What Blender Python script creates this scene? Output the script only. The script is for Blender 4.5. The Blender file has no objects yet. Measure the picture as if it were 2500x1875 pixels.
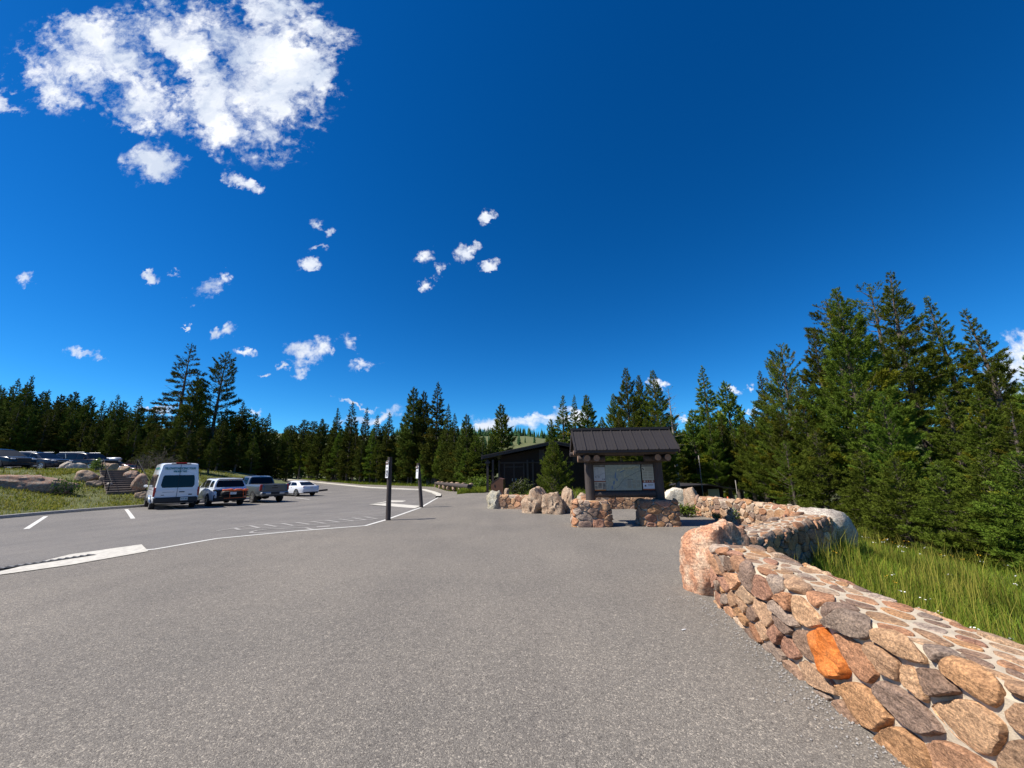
import bpy, math, random
import numpy as np
from mathutils import Vector, Matrix, noise, geometry
S = bpy.context.scene
COL = S.collection
R = math.radians

# ------------------------------------------------------------------ camera
F_PX, PITCH, ROLL, EYE = 939.0, R(12.87), R(0.7), 1.65
cam_d = bpy.data.cameras.new('camera'); cam = bpy.data.objects.new('camera', cam_d); COL.objects.link(cam)
cam_d.sensor_width = 36.0; cam_d.lens = 36.0 * F_PX / 2500.0
cam_d.clip_start = 0.05; cam_d.clip_end = 6000.0
cam.matrix_world = Matrix.Translation((0, 0, EYE)) @ Matrix.Rotation(R(90) + PITCH, 4, 'X') @ Matrix.Rotation(-ROLL, 4, 'Z')
S.camera = cam
CP, SP = math.cos(PITCH), math.sin(PITCH)

def ray(u, v):
    """survey helper: viewing direction of a point measured on the 2500x1875 photograph"""
    a = (u - 1250) / F_PX; b = (937.5 - v) / F_PX
    a2 = a * math.cos(ROLL) + b * math.sin(ROLL); b2 = -a * math.sin(ROLL) + b * math.cos(ROLL)
    return Vector((a2, CP - SP * b2, SP + CP * b2))
def at(u, v, y):
    d = ray(u, v); t = y / d.y
    return Vector((d.x * t, y, EYE + d.z * t))

# ------------------------------------------------------------------ sky, sun, exposure
SUN_EL, SUN_AZ = R(53), math.atan2(-0.981, -0.19)          # azimuth measured from +Y towards +X
S.view_settings.view_transform = 'Standard'; S.view_settings.look = 'None'
S.view_settings.gamma = 1.0; S.view_settings.exposure = 0.62; S.view_settings.use_curve_mapping = False
sl = bpy.data.lights.new('sun', 'SUN'); sl.energy = 5.0; sl.angle = R(0.5); sl.color = (1.0, 0.935, 0.835)
sun = bpy.data.objects.new('sun', sl); COL.objects.link(sun)
sdir = Vector((math.sin(SUN_AZ) * math.cos(SUN_EL), math.cos(SUN_AZ) * math.cos(SUN_EL), math.sin(SUN_EL)))
sun.rotation_euler = sdir.to_track_quat('Z', 'Y').to_euler(); sun.location = sdir * 60

W = bpy.data.worlds.new('World'); S.world = W; W.use_nodes = True
def N(nt, typ, inputs=None, **props):
    n = nt.nodes.new(typ)
    for k, v in props.items(): setattr(n, k, v)
    for k, v in (inputs or {}).items():
        if isinstance(v, bpy.types.NodeSocket): nt.links.new(v, n.inputs[k])
        else: n.inputs[k].default_value = v
    return n
def M(nt, op, a, b=None, c=None, clamp=False):
    ins = {0: a}
    if b is not None: ins[1] = b
    if c is not None: ins[2] = c
    n = N(nt, 'ShaderNodeMath', ins, operation=op); n.use_clamp = clamp
    return n.outputs[0]
def MIX(nt, fac, a, b, blend='MIX'):
    n = nt.nodes.new('ShaderNodeMix'); n.data_type = 'RGBA'; n.blend_type = blend
    for i, v in ((0, fac), (6, a), (7, b)):
        if isinstance(v, bpy.types.NodeSocket): nt.links.new(v, n.inputs[i])
        else: n.inputs[i].default_value = v if (i == 0 or len(v) == 4) else (*v, 1)
    return n.outputs[2]
def RAMP(nt, fac, stops, interp='LINEAR'):
    n = N(nt, 'ShaderNodeValToRGB', {0: fac}); cr = n.color_ramp; cr.interpolation = interp
    while len(cr.elements) < len(stops): cr.elements.new(0.5)
    for e, (p, c) in zip(cr.elements, stops):
        e.position = p; e.color = (*c, 1) if len(c) == 3 else c
    return n.outputs[0]

# clouds: (u, v, half width, half height, tilt) of every puff as surveyed; kept as directions at infinity
CLOUDS = [
 (250,150,210,125,8),(470,90,240,100,0),(640,150,190,150,-5),(560,270,170,110,35),(690,240,120,120,-10),(640,330,110,55,20),
 (150,165,120,80,0),(330,240,90,70,45),(760,70,90,45,25),(790,190,30,45,0),(330,300,60,30,30),(380,400,75,52,8),(590,445,50,18,25),(30,250,70,22,32),(650,20,120,60,0),
 (60,680,26,22,0),(370,675,26,18,30),(508,705,55,28,-18),(548,680,14,26,0),(425,668,22,10,20),
 (775,550,24,16,0),(805,565,18,14,10),(785,603,36,10,-8),(757,643,30,18,0),
 (1043,620,28,30,30),(1075,655,16,28,20),(1040,697,18,20,20),(1130,620,30,22,-20),(1150,610,28,12,-25),(1195,647,28,16,-20),(1190,530,20,22,35),
 (545,808,34,16,-25),(595,858,30,11,6),(205,860,44,14,8),(240,872,36,14,10),(455,803,11,9,0),
 (745,860,45,32,10),(790,845,26,32,0),(855,832,36,26,35),(888,893,44,19,-6),(733,912,32,18,-20),(690,895,20,10,0),(648,920,12,6,0),
 (628,1003,26,12,0),(880,983,75,5,0),(920,1015,85,15,-3),(390,1000,50,9,0),
 (1255,1040,150,22,-5),(1310,1020,95,17,-8),(1200,1052,90,16,0),(1180,1045,60,9,-3),(1390,1020,60,16,-5),
 (2470,905,70,52,10),(2520,860,60,60,0),(2440,950,40,50,10),(1620,940,18,11,-10),(1600,935,20,18,0),(1785,952,26,9,5),(1830,948,14,8,0),(1680,1025,34,11,-5),(1825,1010,30,10,-3),
]
def build_world():
    nt = W.node_tree; nt.nodes.clear()
    sky = N(nt, 'ShaderNodeTexSky', sky_type='NISHITA'); sky.sun_disc = False
    sky.sun_elevation = SUN_EL; sky.sun_rotation = SUN_AZ
    sky.altitude = 2400; sky.air_density = 1.0; sky.dust_density = 0.35; sky.ozone_density = 3.0
    hsv = N(nt, 'ShaderNodeHueSaturation', {'Saturation': SKY_SAT, 'Value': SKY_VAL, 'Color': sky.outputs[0]})
    gam = N(nt, 'ShaderNodeGamma', {0: hsv.outputs[0], 1: SKY_GAM})
    skyc = MIX(nt, 1.0, gam.outputs[0], SKY_TINT, 'MULTIPLY')
    tc = N(nt, 'ShaderNodeTexCoord')
    sep = N(nt, 'ShaderNodeSeparateXYZ', {0: tc.outputs['Generated']})
    yc = M(nt, 'MAXIMUM', sep.outputs[1], 0.05)
    q = N(nt, 'ShaderNodeCombineXYZ', {0: M(nt, 'DIVIDE', sep.outputs[0], yc), 1: M(nt, 'DIVIDE', sep.outputs[2], yc)}).outputs[0]
    wn = N(nt, 'ShaderNodeTexNoise', {'Vector': q, 'Scale': 9.0, 'Detail': 6.0, 'Roughness': 0.6})
    wo = N(nt, 'ShaderNodeVectorMath', {0: wn.outputs['Color'], 1: (0.5, 0.5, 0.5)}, operation='SUBTRACT')
    ws = N(nt, 'ShaderNodeVectorMath', {0: wo.outputs[0]}, operation='SCALE'); ws.inputs['Scale'].default_value = 0.17
    qw = N(nt, 'ShaderNodeVectorMath', {0: q, 1: ws.outputs[0]}, operation='ADD').outputs[0]
    wn2 = N(nt, 'ShaderNodeTexNoise', {'Vector': q, 'Scale': 42.0, 'Detail': 4.0, 'Roughness': 0.6})
    wo2 = N(nt, 'ShaderNodeVectorMath', {0: wn2.outputs['Color'], 1: (0.5, 0.5, 0.5)}, operation='SUBTRACT')
    ws2 = N(nt, 'ShaderNodeVectorMath', {0: wo2.outputs[0]}, operation='SCALE'); ws2.inputs['Scale'].default_value = 0.062
    qs = N(nt, 'ShaderNodeVectorMath', {0: q, 1: ws2.outputs[0]}, operation='ADD').outputs[0]
    mind = None
    for (u, v, ru, rv, a) in CLOUDS:
        ca, sa = math.cos(R(a)), math.sin(R(a))
        def Q(du, dv):
            d = ray(u + du, v + dv); return Vector((d.x / d.y, d.z / d.y))
        c = Q(0, 0); ex = Q(ru * ca, ru * sa) - c; ey = Q(-rv * sa, rv * ca) - c
        ang = math.atan2(ex.y, ex.x)
        mp = N(nt, 'ShaderNodeMapping', {'Vector': qw if max(ru, rv) > 60 else qs, 'Location': (c.x, c.y, 0), 'Rotation': (0, 0, ang), 'Scale': (ex.length, ey.length, 1)}, vector_type='TEXTURE')
        l = N(nt, 'ShaderNodeVectorMath', {0: mp.outputs[0]}, operation='LENGTH').outputs['Value']
        if max(ru, rv) <= 40: l = M(nt, 'ADD', l, 0.15)
        mind = l if mind is None else N(nt, 'ShaderNodeMath', {0: mind, 1: l, 2: 0.25}, operation='SMOOTH_MIN').outputs[0]
    cov = M(nt, 'SUBTRACT', 1.25, mind)
    rot = N(nt, 'ShaderNodeMapping', {'Vector': qw, 'Rotation': (0, 0, R(-44)), 'Scale': (2.3, 0.95, 1)}, vector_type='TEXTURE')
    n1 = N(nt, 'ShaderNodeTexNoise', {'Vector': rot.outputs[0], 'Scale': 7.0, 'Detail': 12.0, 'Roughness': 0.62}).outputs[0]
    n2 = N(nt, 'ShaderNodeTexNoise', {'Vector': q, 'Scale': 34.0, 'Detail': 7.0, 'Roughness': 0.55}).outputs[0]
    dn = M(nt, 'ADD', M(nt, 'MULTIPLY', M(nt, 'SUBTRACT', n1, 0.5), 4.8), M(nt, 'MULTIPLY', M(nt, 'SUBTRACT', n2, 0.5), M(nt, 'SUBTRACT', 2.2, M(nt, 'MULTIPLY', cov, 1.5))))
    dens = M(nt, 'ADD', M(nt, 'MULTIPLY', M(nt, 'MINIMUM', cov, 0.95), 1.18), dn)
    alpha = N(nt, 'ShaderNodeMapRange', {0: dens, 1: 0.14, 2: 1.4}, interpolation_type='SMOOTHSTEP').outputs[0]
    gate = N(nt, 'ShaderNodeMapRange', {0: cov, 1: 0.0, 2: 0.25}, interpolation_type='SMOOTHSTEP').outputs[0]
    front = M(nt, 'GREATER_THAN', sep.outputs[1], 0.06)
    alpha = M(nt, 'MULTIPLY', M(nt, 'MULTIPLY', alpha, gate), front)
    n3 = N(nt, 'ShaderNodeTexNoise', {'Vector': qw, 'Scale': 6.0, 'Detail': 7.0, 'Roughness': 0.55}).outputs[0]
    ccol = MIX(nt, RAMP(nt, n3, [(0.38, (0, 0, 0)), (0.62, (1, 1, 1))]), (5.9, 6.6, 7.9), (9.3, 9.5, 9.9))
    fin = MIX(nt, alpha, skyc, ccol)
    bg = N(nt, 'ShaderNodeBackground', {0: fin, 1: 0.075})
    out = N(nt, 'ShaderNodeOutputWorld', {0: bg.outputs[0]})
    W.cycles.sampling_method = 'MANUAL'; W.cycles.sample_map_resolution = 512
SKY_SAT, SKY_VAL, SKY_GAM, SKY_TINT = 1.36, 0.96, 1.12, (0.56, 1.05, 1.12)
build_world()

# ------------------------------------------------------------------ small builders
class MB:
    def __init__(s): s.v = []; s.f = []; s.c = []
    def add(s, vs, fs, col=None):
        o = len(s.v); s.v += [tuple(x) for x in vs]; s.f += [tuple(i + o for i in f) for f in fs]
        s.c += [col or (1, 1, 1)] * len(vs); return s
    def box(s, c, d, rot=None, bev=0.0, col=None):
        x, y, z = d[0] / 2, d[1] / 2, d[2] / 2
        if bev <= 0:
            vs = [Vector((sx * x, sy * y, sz * z)) for sz in (-1, 1) for sx, sy in ((-1, -1), (1, -1), (1, 1), (-1, 1))]
            fs = [(3, 2, 1, 0), (4, 5, 6, 7), (0, 1, 5, 4), (1, 2, 6, 5), (2, 3, 7, 6), (3, 0, 4, 7)]
        else:
            b = min(bev, x * .9, y * .9, z * .9)
            vs = []; fs = []
            rings = [(-z, b), (-z + b, 0), (z - b, 0), (z, b)]
            for zz, i in rings:
                X, Y = x - i, y - i
                vs += [Vector(p + (zz,)) for p in ((-X + b, -Y), (X - b, -Y), (X, -Y + b), (X, Y - b), (X - b, Y), (-X + b, Y), (-X, Y - b), (-X, -Y + b))]
            for r in range(3):
                for k in range(8):
                    fs.append((r * 8 + k, r * 8 + (k + 1) % 8, r * 8 + 8 + (k + 1) % 8, r * 8 + 8 + k))
            fs += [tuple(range(7, -1, -1)), tuple(range(24, 32))]
        c = Vector(c)
        if rot is not None: vs = [rot @ p for p in vs]
        return s.add([p + c for p in vs], fs, col)
    def tube(s, pts, rad, n=10, caps=True, col=None):
        pts = [Vector(p) for p in pts]; m = len(pts)
        if not hasattr(rad, '__len__'): rad = [rad] * m
        vs = []; fs = []; prev = None
        for i, p in enumerate(pts):
            t = (pts[min(i + 1, m - 1)] - pts[max(i - 1, 0)]).normalized()
            if prev is None: a = t.orthogonal().normalized()
            else:
                a = prev - t * prev.dot(t); a = a.normalized() if a.length > 1e-6 else t.orthogonal().normalized()
            prev = a; b = t.cross(a)
            for k in range(n):
                th = 2 * math.pi * k / n; vs.append(p + (a * math.cos(th) + b * math.sin(th)) * rad[i])
        for i in range(m - 1):
            for k in range(n): fs.append((i * n + k, i * n + (k + 1) % n, i * n + n + (k + 1) % n, i * n + n + k))
        if caps: fs += [tuple(range(n - 1, -1, -1)), tuple(range((m - 1) * n, m * n))]
        return s.add(vs, fs, col)
    def prism(s, poly, vec, col=None):
        n = len(poly); poly = [Vector(p) for p in poly]; vec = Vector(vec)
        vs = poly + [p + vec for p in poly]
        fs = [tuple(range(n - 1, -1, -1)), tuple(range(n, 2 * n))] + [(i, (i + 1) % n, n + (i + 1) % n, n + i) for i in range(n)]
        return s.add(vs, fs, col)
    def lathe(s, prof, org, axis=(0, 0, 1), n=20, col=None):
        ax = Vector(axis).normalized(); a = ax.orthogonal().normalized(); b = ax.cross(a); org = Vector(org)
        vs = []; fs = []
        for r, h in prof:
            for k in range(n):
                th = 2 * math.pi * k / n; vs.append(org + ax * h + (a * math.cos(th) + b * math.sin(th)) * r)
        for i in range(len(prof) - 1):
            for k in range(n): fs.append((i * n + k, i * n + (k + 1) % n, i * n + n + (k + 1) % n, i * n + n + k))
        fs += [tuple(range(n - 1, -1, -1)), tuple(range((len(prof) - 1) * n, len(prof) * n))]
        return s.add(vs, fs, col)
def link(name, me, mat=None, parent=None, loc=None):
    o = bpy.data.objects.new(name, me); COL.objects.link(o)
    if mat is not None and not me.materials: me.materials.append(mat)
    if parent is not None: o.parent = parent
    if loc is not None: o.location = loc
    return o
def obj(name, mb, mat, parent=None, smooth=False, loc=None):
    me = bpy.data.meshes.new(name); me.from_pydata([tuple(v) for v in mb.v], [], mb.f)
    if any(c != (1, 1, 1) for c in mb.c):
        at_ = me.color_attributes.new('Col', 'FLOAT_COLOR', 'POINT')
        at_.data.foreach_set('color', np.array([(*c, 1) for c in mb.c], dtype=np.float32).ravel())
    import bmesh
    bm = bmesh.new(); bm.from_mesh(me); bmesh.ops.recalc_face_normals(bm, faces=bm.faces); bm.to_mesh(me); bm.free()
    if smooth: me.polygons.foreach_set('use_smooth', [True] * len(me.polygons))
    if smooth == 'auto': me.set_sharp_from_angle(angle=R(40))
    return link(name, me, mat, parent, loc)
def npmesh(name, verts, tris, cols=None, smooth=False, quads=False):
    me = bpy.data.meshes.new(name); k = 4 if quads else 3
    me.vertices.add(len(verts)); me.vertices.foreach_set('co', np.asarray(verts, np.float32).ravel())
    me.loops.add(len(tris) * k); me.loops.foreach_set('vertex_index', np.asarray(tris, np.int32).ravel())
    me.polygons.add(len(tris)); me.polygons.foreach_set('loop_start', np.arange(0, len(tris) * k, k, dtype=np.int32))
    me.update(calc_edges=True)
    if cols is not None:
        a = me.color_attributes.new('Col', 'FLOAT_COLOR', 'POINT')
        a.data.foreach_set('color', np.c_[np.asarray(cols, np.float32), np.ones(len(verts), np.float32)].ravel())
    if smooth: me.polygons.foreach_set('use_smooth', np.ones(len(tris), bool))
    return me
def tag(o, label, cat, group=None, kind=None):
    if label: o['label'] = label
    if cat: o['category'] = cat
    if group: o['group'] = group
    if kind: o['kind'] = kind
    return o
def thing(name, label, cat, loc=(0, 0, 0), rz=0.0, group=None):
    o = bpy.data.objects.new(name, None); COL.objects.link(o); o.empty_display_size = 0.2
    o.location = loc; o.rotation_euler = (0, 0, rz)
    return tag(o, label, cat, group)
def copy_tree(o, parent=None):
    c = o.copy(); COL.objects.link(c)
    if parent is not None: c.parent = parent
    for ch in list(o.children): copy_tree(ch, c)
    return c
def structure(o): o['kind'] = 'structure'; return o

# ------------------------------------------------------------------ materials
def mat(name, col, rough=0.6, metal=0.0, spec=0.5, var=0.0, scale=8.0, bump=0.0, bscale=40.0, coat=0.0, attr=False, col2=None, stretch=None):
    m = bpy.data.materials.new(name); m.use_nodes = True; nt = m.node_tree; b = nt.nodes['Principled BSDF']
    b.inputs['Roughness'].default_value = rough; b.inputs['Metallic'].default_value = metal
    b.inputs['Specular IOR Level'].default_value = spec; b.inputs['Coat Weight'].default_value = coat; b.inputs['Coat Roughness'].default_value = 0.04
    tc = N(nt, 'ShaderNodeTexCoord').outputs['Object']
    if stretch: tc = N(nt, 'ShaderNodeMapping', {'Vector': tc, 'Scale': stretch}).outputs[0]
    base = None
    if attr: base = N(nt, 'ShaderNodeVertexColor', layer_name='Col').outputs[0]
    if var > 0 or col2:
        n = N(nt, 'ShaderNodeTexNoise', {'Vector': tc, 'Scale': scale, 'Detail': 6.0, 'Roughness': 0.65}).outputs[0]
        f = RAMP(nt, n, [(0.32, (0, 0, 0)), (0.68, (1, 1, 1))])
        if col2: c = MIX(nt, f, col, col2)
        else: c = MIX(nt, f, tuple(x * (1 - var) for x in col), tuple(min(1, x * (1 + var)) for x in col))
        base = MIX(nt, 1.0, base, c, 'MULTIPLY') if base else c
    if base is None: b.inputs['Base Color'].default_value = (*col, 1)
    else: nt.links.new(base, b.inputs['Base Color'])
    if bump > 0:
        n = N(nt, 'ShaderNodeTexNoise', {'Vector': tc, 'Scale': bscale, 'Detail': 5.0, 'Roughness': 0.6}).outputs[0]
        bp = N(nt, 'ShaderNodeBump', {'Strength': bump, 'Distance': 0.02, 'Height': n}); nt.links.new(bp.outputs[0], b.inputs['Normal'])
    return m
def asphalt(name, dark, mid, light, warm=1.0):
    m = bpy.data.materials.new(name); m.use_nodes = True; nt = m.node_tree; b = nt.nodes['Principled BSDF']
    tc = N(nt, 'ShaderNodeTexCoord').outputs['Object']
    v1 = N(nt, 'ShaderNodeTexVoronoi', {'Vector': tc, 'Scale': 150.0}); v2 = N(nt, 'ShaderNodeTexVoronoi', {'Vector': tc, 'Scale': 80.0})
    g1 = N(nt, 'ShaderNodeSeparateColor', {0: v1.outputs['Color']}).outputs[0]; g2 = N(nt, 'ShaderNodeSeparateColor', {0: v2.outputs['Color']}).outputs[1]
    s1 = RAMP(nt, g1, [(0.0, dark), (0.4, mid), (0.8, mid), (1.0, light)])
    s2 = RAMP(nt, g2, [(0.0, dark), (0.3, mid), (0.9, mid), (0.97, light)])
    c = MIX(nt, 0.45, s1, s2)
    big = N(nt, 'ShaderNodeTexNoise', {'Vector': tc, 'Scale': 0.35, 'Detail': 5.0, 'Roughness': 0.6}).outputs[0]
    c = MIX(nt, 1.0, c, RAMP(nt, big, [(0.3, (0.84, 0.84, 0.85)), (0.7, (1.12, 1.1, 1.08))]), 'MULTIPLY')
    med = N(nt, 'ShaderNodeTexNoise', {'Vector': tc, 'Scale': 14.0, 'Detail': 4.0, 'Roughness': 0.7}).outputs[0]
    c = MIX(nt, 1.0, c, RAMP(nt, med, [(0.3, (0.86, 0.86, 0.86)), (0.7, (1.14, 1.14, 1.13))]), 'MULTIPLY')
    mp = N(nt, 'ShaderNodeMapping', {'Vector': tc, 'Scale': (0.9, 0.12, 1), 'Rotation': (0, 0, R(-50))})
    st = N(nt, 'ShaderNodeTexNoise', {'Vector': mp.outputs[0], 'Scale': 1.2, 'Detail': 4.0}).outputs[0]
    c = MIX(nt, 1.0, c, RAMP(nt, st, [(0.25, (0.88, 0.88, 0.89)), (0.55, (1.0, 1.0, 1.0))]), 'MULTIPLY')
    stn = N(nt, 'ShaderNodeTexNoise', {'Vector': tc, 'Scale': 0.9, 'Detail': 7.0, 'Roughness': 0.75, 'Distortion': 1.2}).outputs[0]
    c = MIX(nt, 1.0, c, RAMP(nt, stn, [(0.26, (0.66, 0.65, 0.65)), (0.36, (1, 1, 1))]), 'MULTIPLY')
    nt.links.new(c, b.inputs['Base Color']); b.inputs['Roughness'].default_value = 0.88; b.inputs['Specular IOR Level'].default_value = 0.3
    h = M(nt, 'ADD', v1.outputs['Distance'], M(nt, 'MULTIPLY', v2.outputs['Distance'], 0.6))
    bp = N(nt, 'ShaderNodeBump', {'Strength': 0.55, 'Distance': 0.006, 'Height': h}); bp.invert = True; nt.links.new(bp.outputs[0], b.inputs['Normal'])
    return m
def stone_mat(name, lo=(0.42, 0.39, 0.37), hi=(1.42, 1.36, 1.28), bump=0.7, grain=60.0, base=None, patch=None):
    m = bpy.data.materials.new(name); m.use_nodes = True; nt = m.node_tree; b = nt.nodes['Principled BSDF']
    tc = N(nt, 'ShaderNodeTexCoord').outputs['Object']
    c = N(nt, 'ShaderNodeVertexColor', layer_name='Col').outputs[0] if base is None else (*base, 1)
    big = N(nt, 'ShaderNodeTexNoise', {'Vector': tc, 'Scale': 5.0, 'Detail': 6.0, 'Roughness': 0.65}).outputs[0]
    if base is not None and patch is not None:
        c = MIX(nt, RAMP(nt, big, [(0.42, (0, 0, 0)), (0.60, (1, 1, 1))]), base, patch)
    fine = N(nt, 'ShaderNodeTexNoise', {'Vector': tc, 'Scale': grain, 'Detail': 5.0, 'Roughness': 0.75}).outputs[0]
    mp = N(nt, 'ShaderNodeMapping', {'Vector': tc, 'Rotation': (0.4, 0.5, 0.9), 'Scale': (1, 1, 3.2)})
    band = N(nt, 'ShaderNodeTexNoise', {'Vector': mp.outputs[0], 'Scale': 11.0, 'Detail': 6.0, 'Roughness': 0.7, 'Distortion': 0.6}).outputs[0]
    c = MIX(nt, 1.0, c, RAMP(nt, fine, [(0.34, lo), (0.5, (0.92, 0.91, 0.90)), (0.66, hi)]), 'MULTIPLY')
    c = MIX(nt, 1.0, c, RAMP(nt, band, [(0.3, (0.50, 0.46, 0.44)), (0.52, (0.98, 0.95, 0.92)), (0.70, (1.28, 1.22, 1.12))]), 'MULTIPLY')
    nt.links.new(c, b.inputs['Base Color']); b.inputs['Roughness'].default_value = 0.85; b.inputs['Specular IOR Level'].default_value = 0.25
    h = M(nt, 'ADD', M(nt, 'MULTIPLY', band, 1.6), fine)
    bp = N(nt, 'ShaderNodeBump', {'Strength': bump, 'Distance': 0.025, 'Height': h}); nt.links.new(bp.outputs[0], b.inputs['Normal'])
    return m
def leaf_mat(name, col, var=0.35, trans=0.3, hue=0.02):
    m = bpy.data.materials.new(name); m.use_nodes = True; nt = m.node_tree; b = nt.nodes['Principled BSDF']
    a = N(nt, 'ShaderNodeVertexColor', layer_name='Col').outputs[0]
    rnd = N(nt, 'ShaderNodeObjectInfo').outputs['Random']
    c = MIX(nt, 1.0, a, (*col, 1), 'MULTIPLY')
    hs = N(nt, 'ShaderNodeHueSaturation', {'Hue': M(nt, 'ADD', 0.5 - hue, M(nt, 'MULTIPLY', rnd, 2 * hue)), 'Value': M(nt, 'ADD', 1 - var, M(nt, 'MULTIPLY', rnd, 2 * var)), 'Color': c})
    nt.links.new(hs.outputs[0], b.inputs['Base Color']); b.inputs['Roughness'].default_value = 0.8; b.inputs['Specular IOR Level'].default_value = 0.06
    tr = N(nt, 'ShaderNodeBsdfTranslucent', {0: hs.outputs[0]})
    mx = N(nt, 'ShaderNodeMixShader', {0: trans, 1: b.outputs[0], 2: tr.outputs[0]})
    nt.links.new(mx.outputs[0], nt.nodes['Material Output'].inputs[0])
    return m
MT = dict(
    plaza=asphalt('plaza_asphalt', (0.064, 0.058, 0.052), (0.172, 0.157, 0.138), (0.46, 0.41, 0.34)),
    lot=asphalt('lot_asphalt', (0.082, 0.078, 0.074), (0.165, 0.155, 0.144), (0.30, 0.28, 0.26)),
    paint=mat('worn_paint', (0.60, 0.57, 0.50), 0.85, col2=(0.36, 0.34, 0.30), scale=9, bump=0.2, bscale=90),
    brightpaint=mat('white_line_paint', (0.66, 0.65, 0.61), 0.8, col2=(0.45, 0.44, 0.41), scale=20),
    faint=mat('faded_paint', (0.40, 0.38, 0.35), 0.85, col2=(0.20, 0.19, 0.18), scale=14),
    concrete=mat('kerb_concrete', (0.30, 0.285, 0.27), 0.85, var=0.2, scale=6, bump=0.3, bscale=60),
    mortar=mat('cream_mortar', (0.47, 0.395, 0.295), 0.9, var=0.16, scale=9, bump=0.5, bscale=70),
    stone=stone_mat('wall_stone'),
    pink=stone_mat('pink_granite', base=(0.52, 0.27, 0.165), patch=(0.60, 0.44, 0.32), grain=38, bump=0.45),
    tan=stone_mat('tan_granite', base=(0.36, 0.255, 0.180), patch=(0.46, 0.37, 0.28), grain=30, bump=0.5),
    greyrock=stone_mat('grey_granite', base=(0.40, 0.36, 0.32), patch=(0.55, 0.52, 0.46), grain=45, bump=0.45),
    slabrock=stone_mat('slab_granite', base=(0.44, 0.41, 0.31), patch=(0.36, 0.37, 0.33), grain=24, bump=0.5),
    whiterock=stone_mat('white_granite', base=(0.62, 0.58, 0.47), patch=(0.70, 0.67, 0.58), grain=26, bump=0.35, lo=(0.45, 0.42, 0.38)),
    brownrock=stone_mat('brown_rock', base=(0.25, 0.195, 0.155), patch=(0.33, 0.27, 0.21), grain=30, bump=0.5),
    redrock=stone_mat('red_rock', base=(0.36, 0.22, 0.16), patch=(0.30, 0.26, 0.22), grain=20, bump=0.6),
    orange=stone_mat('orange_stone', base=(0.52, 0.150, 0.028), patch=(0.58, 0.21, 0.06), grain=70, bump=0.3, lo=(0.75, 0.7, 0.6)),
    log=mat('stained_log', (0.052, 0.039, 0.034), 0.75, var=0.3, scale=6, bump=0.4, bscale=16, stretch=(6, 6, 0.5)),
    logend=mat('cut_log_end', (0.26, 0.15, 0.09), 0.8, var=0.25, scale=14),
    roofmetal=mat('brown_roof_metal', (0.034, 0.030, 0.030), 0.5, spec=0.3, var=0.06, scale=3),
    darkwood=mat('dark_brown_siding', (0.022, 0.015, 0.013), 0.8, spec=0.2, var=0.3, scale=5, stretch=(8, 8, 0.6)),
    trimwood=mat('brown_trim', (0.030, 0.021, 0.018), 0.65, var=0.2, scale=5),
    canmetal=mat('brown_bin_metal', (0.105, 0.045, 0.022), 0.5, var=0.1, scale=4),
    blackmetal=mat('black_metal', (0.010, 0.010, 0.011), 0.7, spec=0.2),
    tyre=mat('tyre_rubber', (0.016, 0.016, 0.017), 0.8),
    rim=mat('alloy_rim', (0.55, 0.55, 0.56), 0.3, metal=0.85),
    plastic=mat('black_plastic', (0.014, 0.014, 0.016), 0.6),
    chrome=mat('chrome', (0.50, 0.51, 0.53), 0.34, metal=0.7),
    glass=mat('dark_car_glass', (0.005, 0.006, 0.008), 0.08, spec=0.3),
    redlight=mat('red_lamp_lens', (0.30, 0.008, 0.012), 0.2, coat=0.5),
    lamp=mat('clear_lamp_lens', (0.55, 0.57, 0.60), 0.12, spec=0.8),
    white=mat('white_car_paint', (0.72, 0.74, 0.77), 0.32, coat=0.8, var=0.03, scale=2),
    bluewhite=mat('pale_car_paint', (0.68, 0.74, 0.82), 0.3, coat=0.8),
    steel=mat('grey_blue_car_paint', (0.105, 0.118, 0.125), 0.35, metal=0.35, coat=0.8),
    darkblue=mat('dark_grey_blue_car_paint', (0.022, 0.028, 0.044), 0.22, spec=0.35),
    black=mat('black_car_paint', (0.010, 0.010, 0.016), 0.2, spec=0.35),
    navy=mat('black_green_car_paint', (0.010, 0.016, 0.026), 0.2, spec=0.35),
    red=mat('dark_red_car_paint', (0.10, 0.012, 0.03), 0.3, coat=1.0),
    silver=mat('silver_car_paint', (0.36, 0.42, 0.50), 0.3, metal=0.4, coat=0.8),
    strap=mat('orange_strap', (0.75, 0.13, 0.03), 0.6, var=0.2, scale=20),
    plate=mat('licence_plate', (0.60, 0.60, 0.60), 0.5, var=0.3, scale=30),
    teal=mat('teal_lettering', (0.0, 0.165, 0.175), 0.4),
    signwhite=mat('sign_white', (0.78, 0.78, 0.78), 0.4),
    signdark=mat('sign_dark', (0.03, 0.028, 0.04), 0.4),
    signbrown=mat('sign_brown', (0.10, 0.045, 0.025), 0.5),
    bark=mat('pine_bark', (0.105, 0.082, 0.066), 0.9, var=0.4, scale=9, bump=0.6, bscale=30),
    barkgrey=mat('grey_dead_wood', (0.24, 0.22, 0.20), 0.9, var=0.35, scale=9),
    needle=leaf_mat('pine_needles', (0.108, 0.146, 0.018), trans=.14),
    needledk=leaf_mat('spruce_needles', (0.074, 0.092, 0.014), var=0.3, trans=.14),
    grass=leaf_mat('grass_blades', (0.165, 0.215, 0.036), var=0.0, trans=0.35, hue=0.0),
    bush=leaf_mat('bush_leaves', (0.085, 0.13, 0.025), var=0.2),
    petal=mat('flower_white', (0.75, 0.75, 0.70), 0.7), petaly=mat('flower_yellow', (0.75, 0.42, 0.02), 0.7),
)
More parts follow.
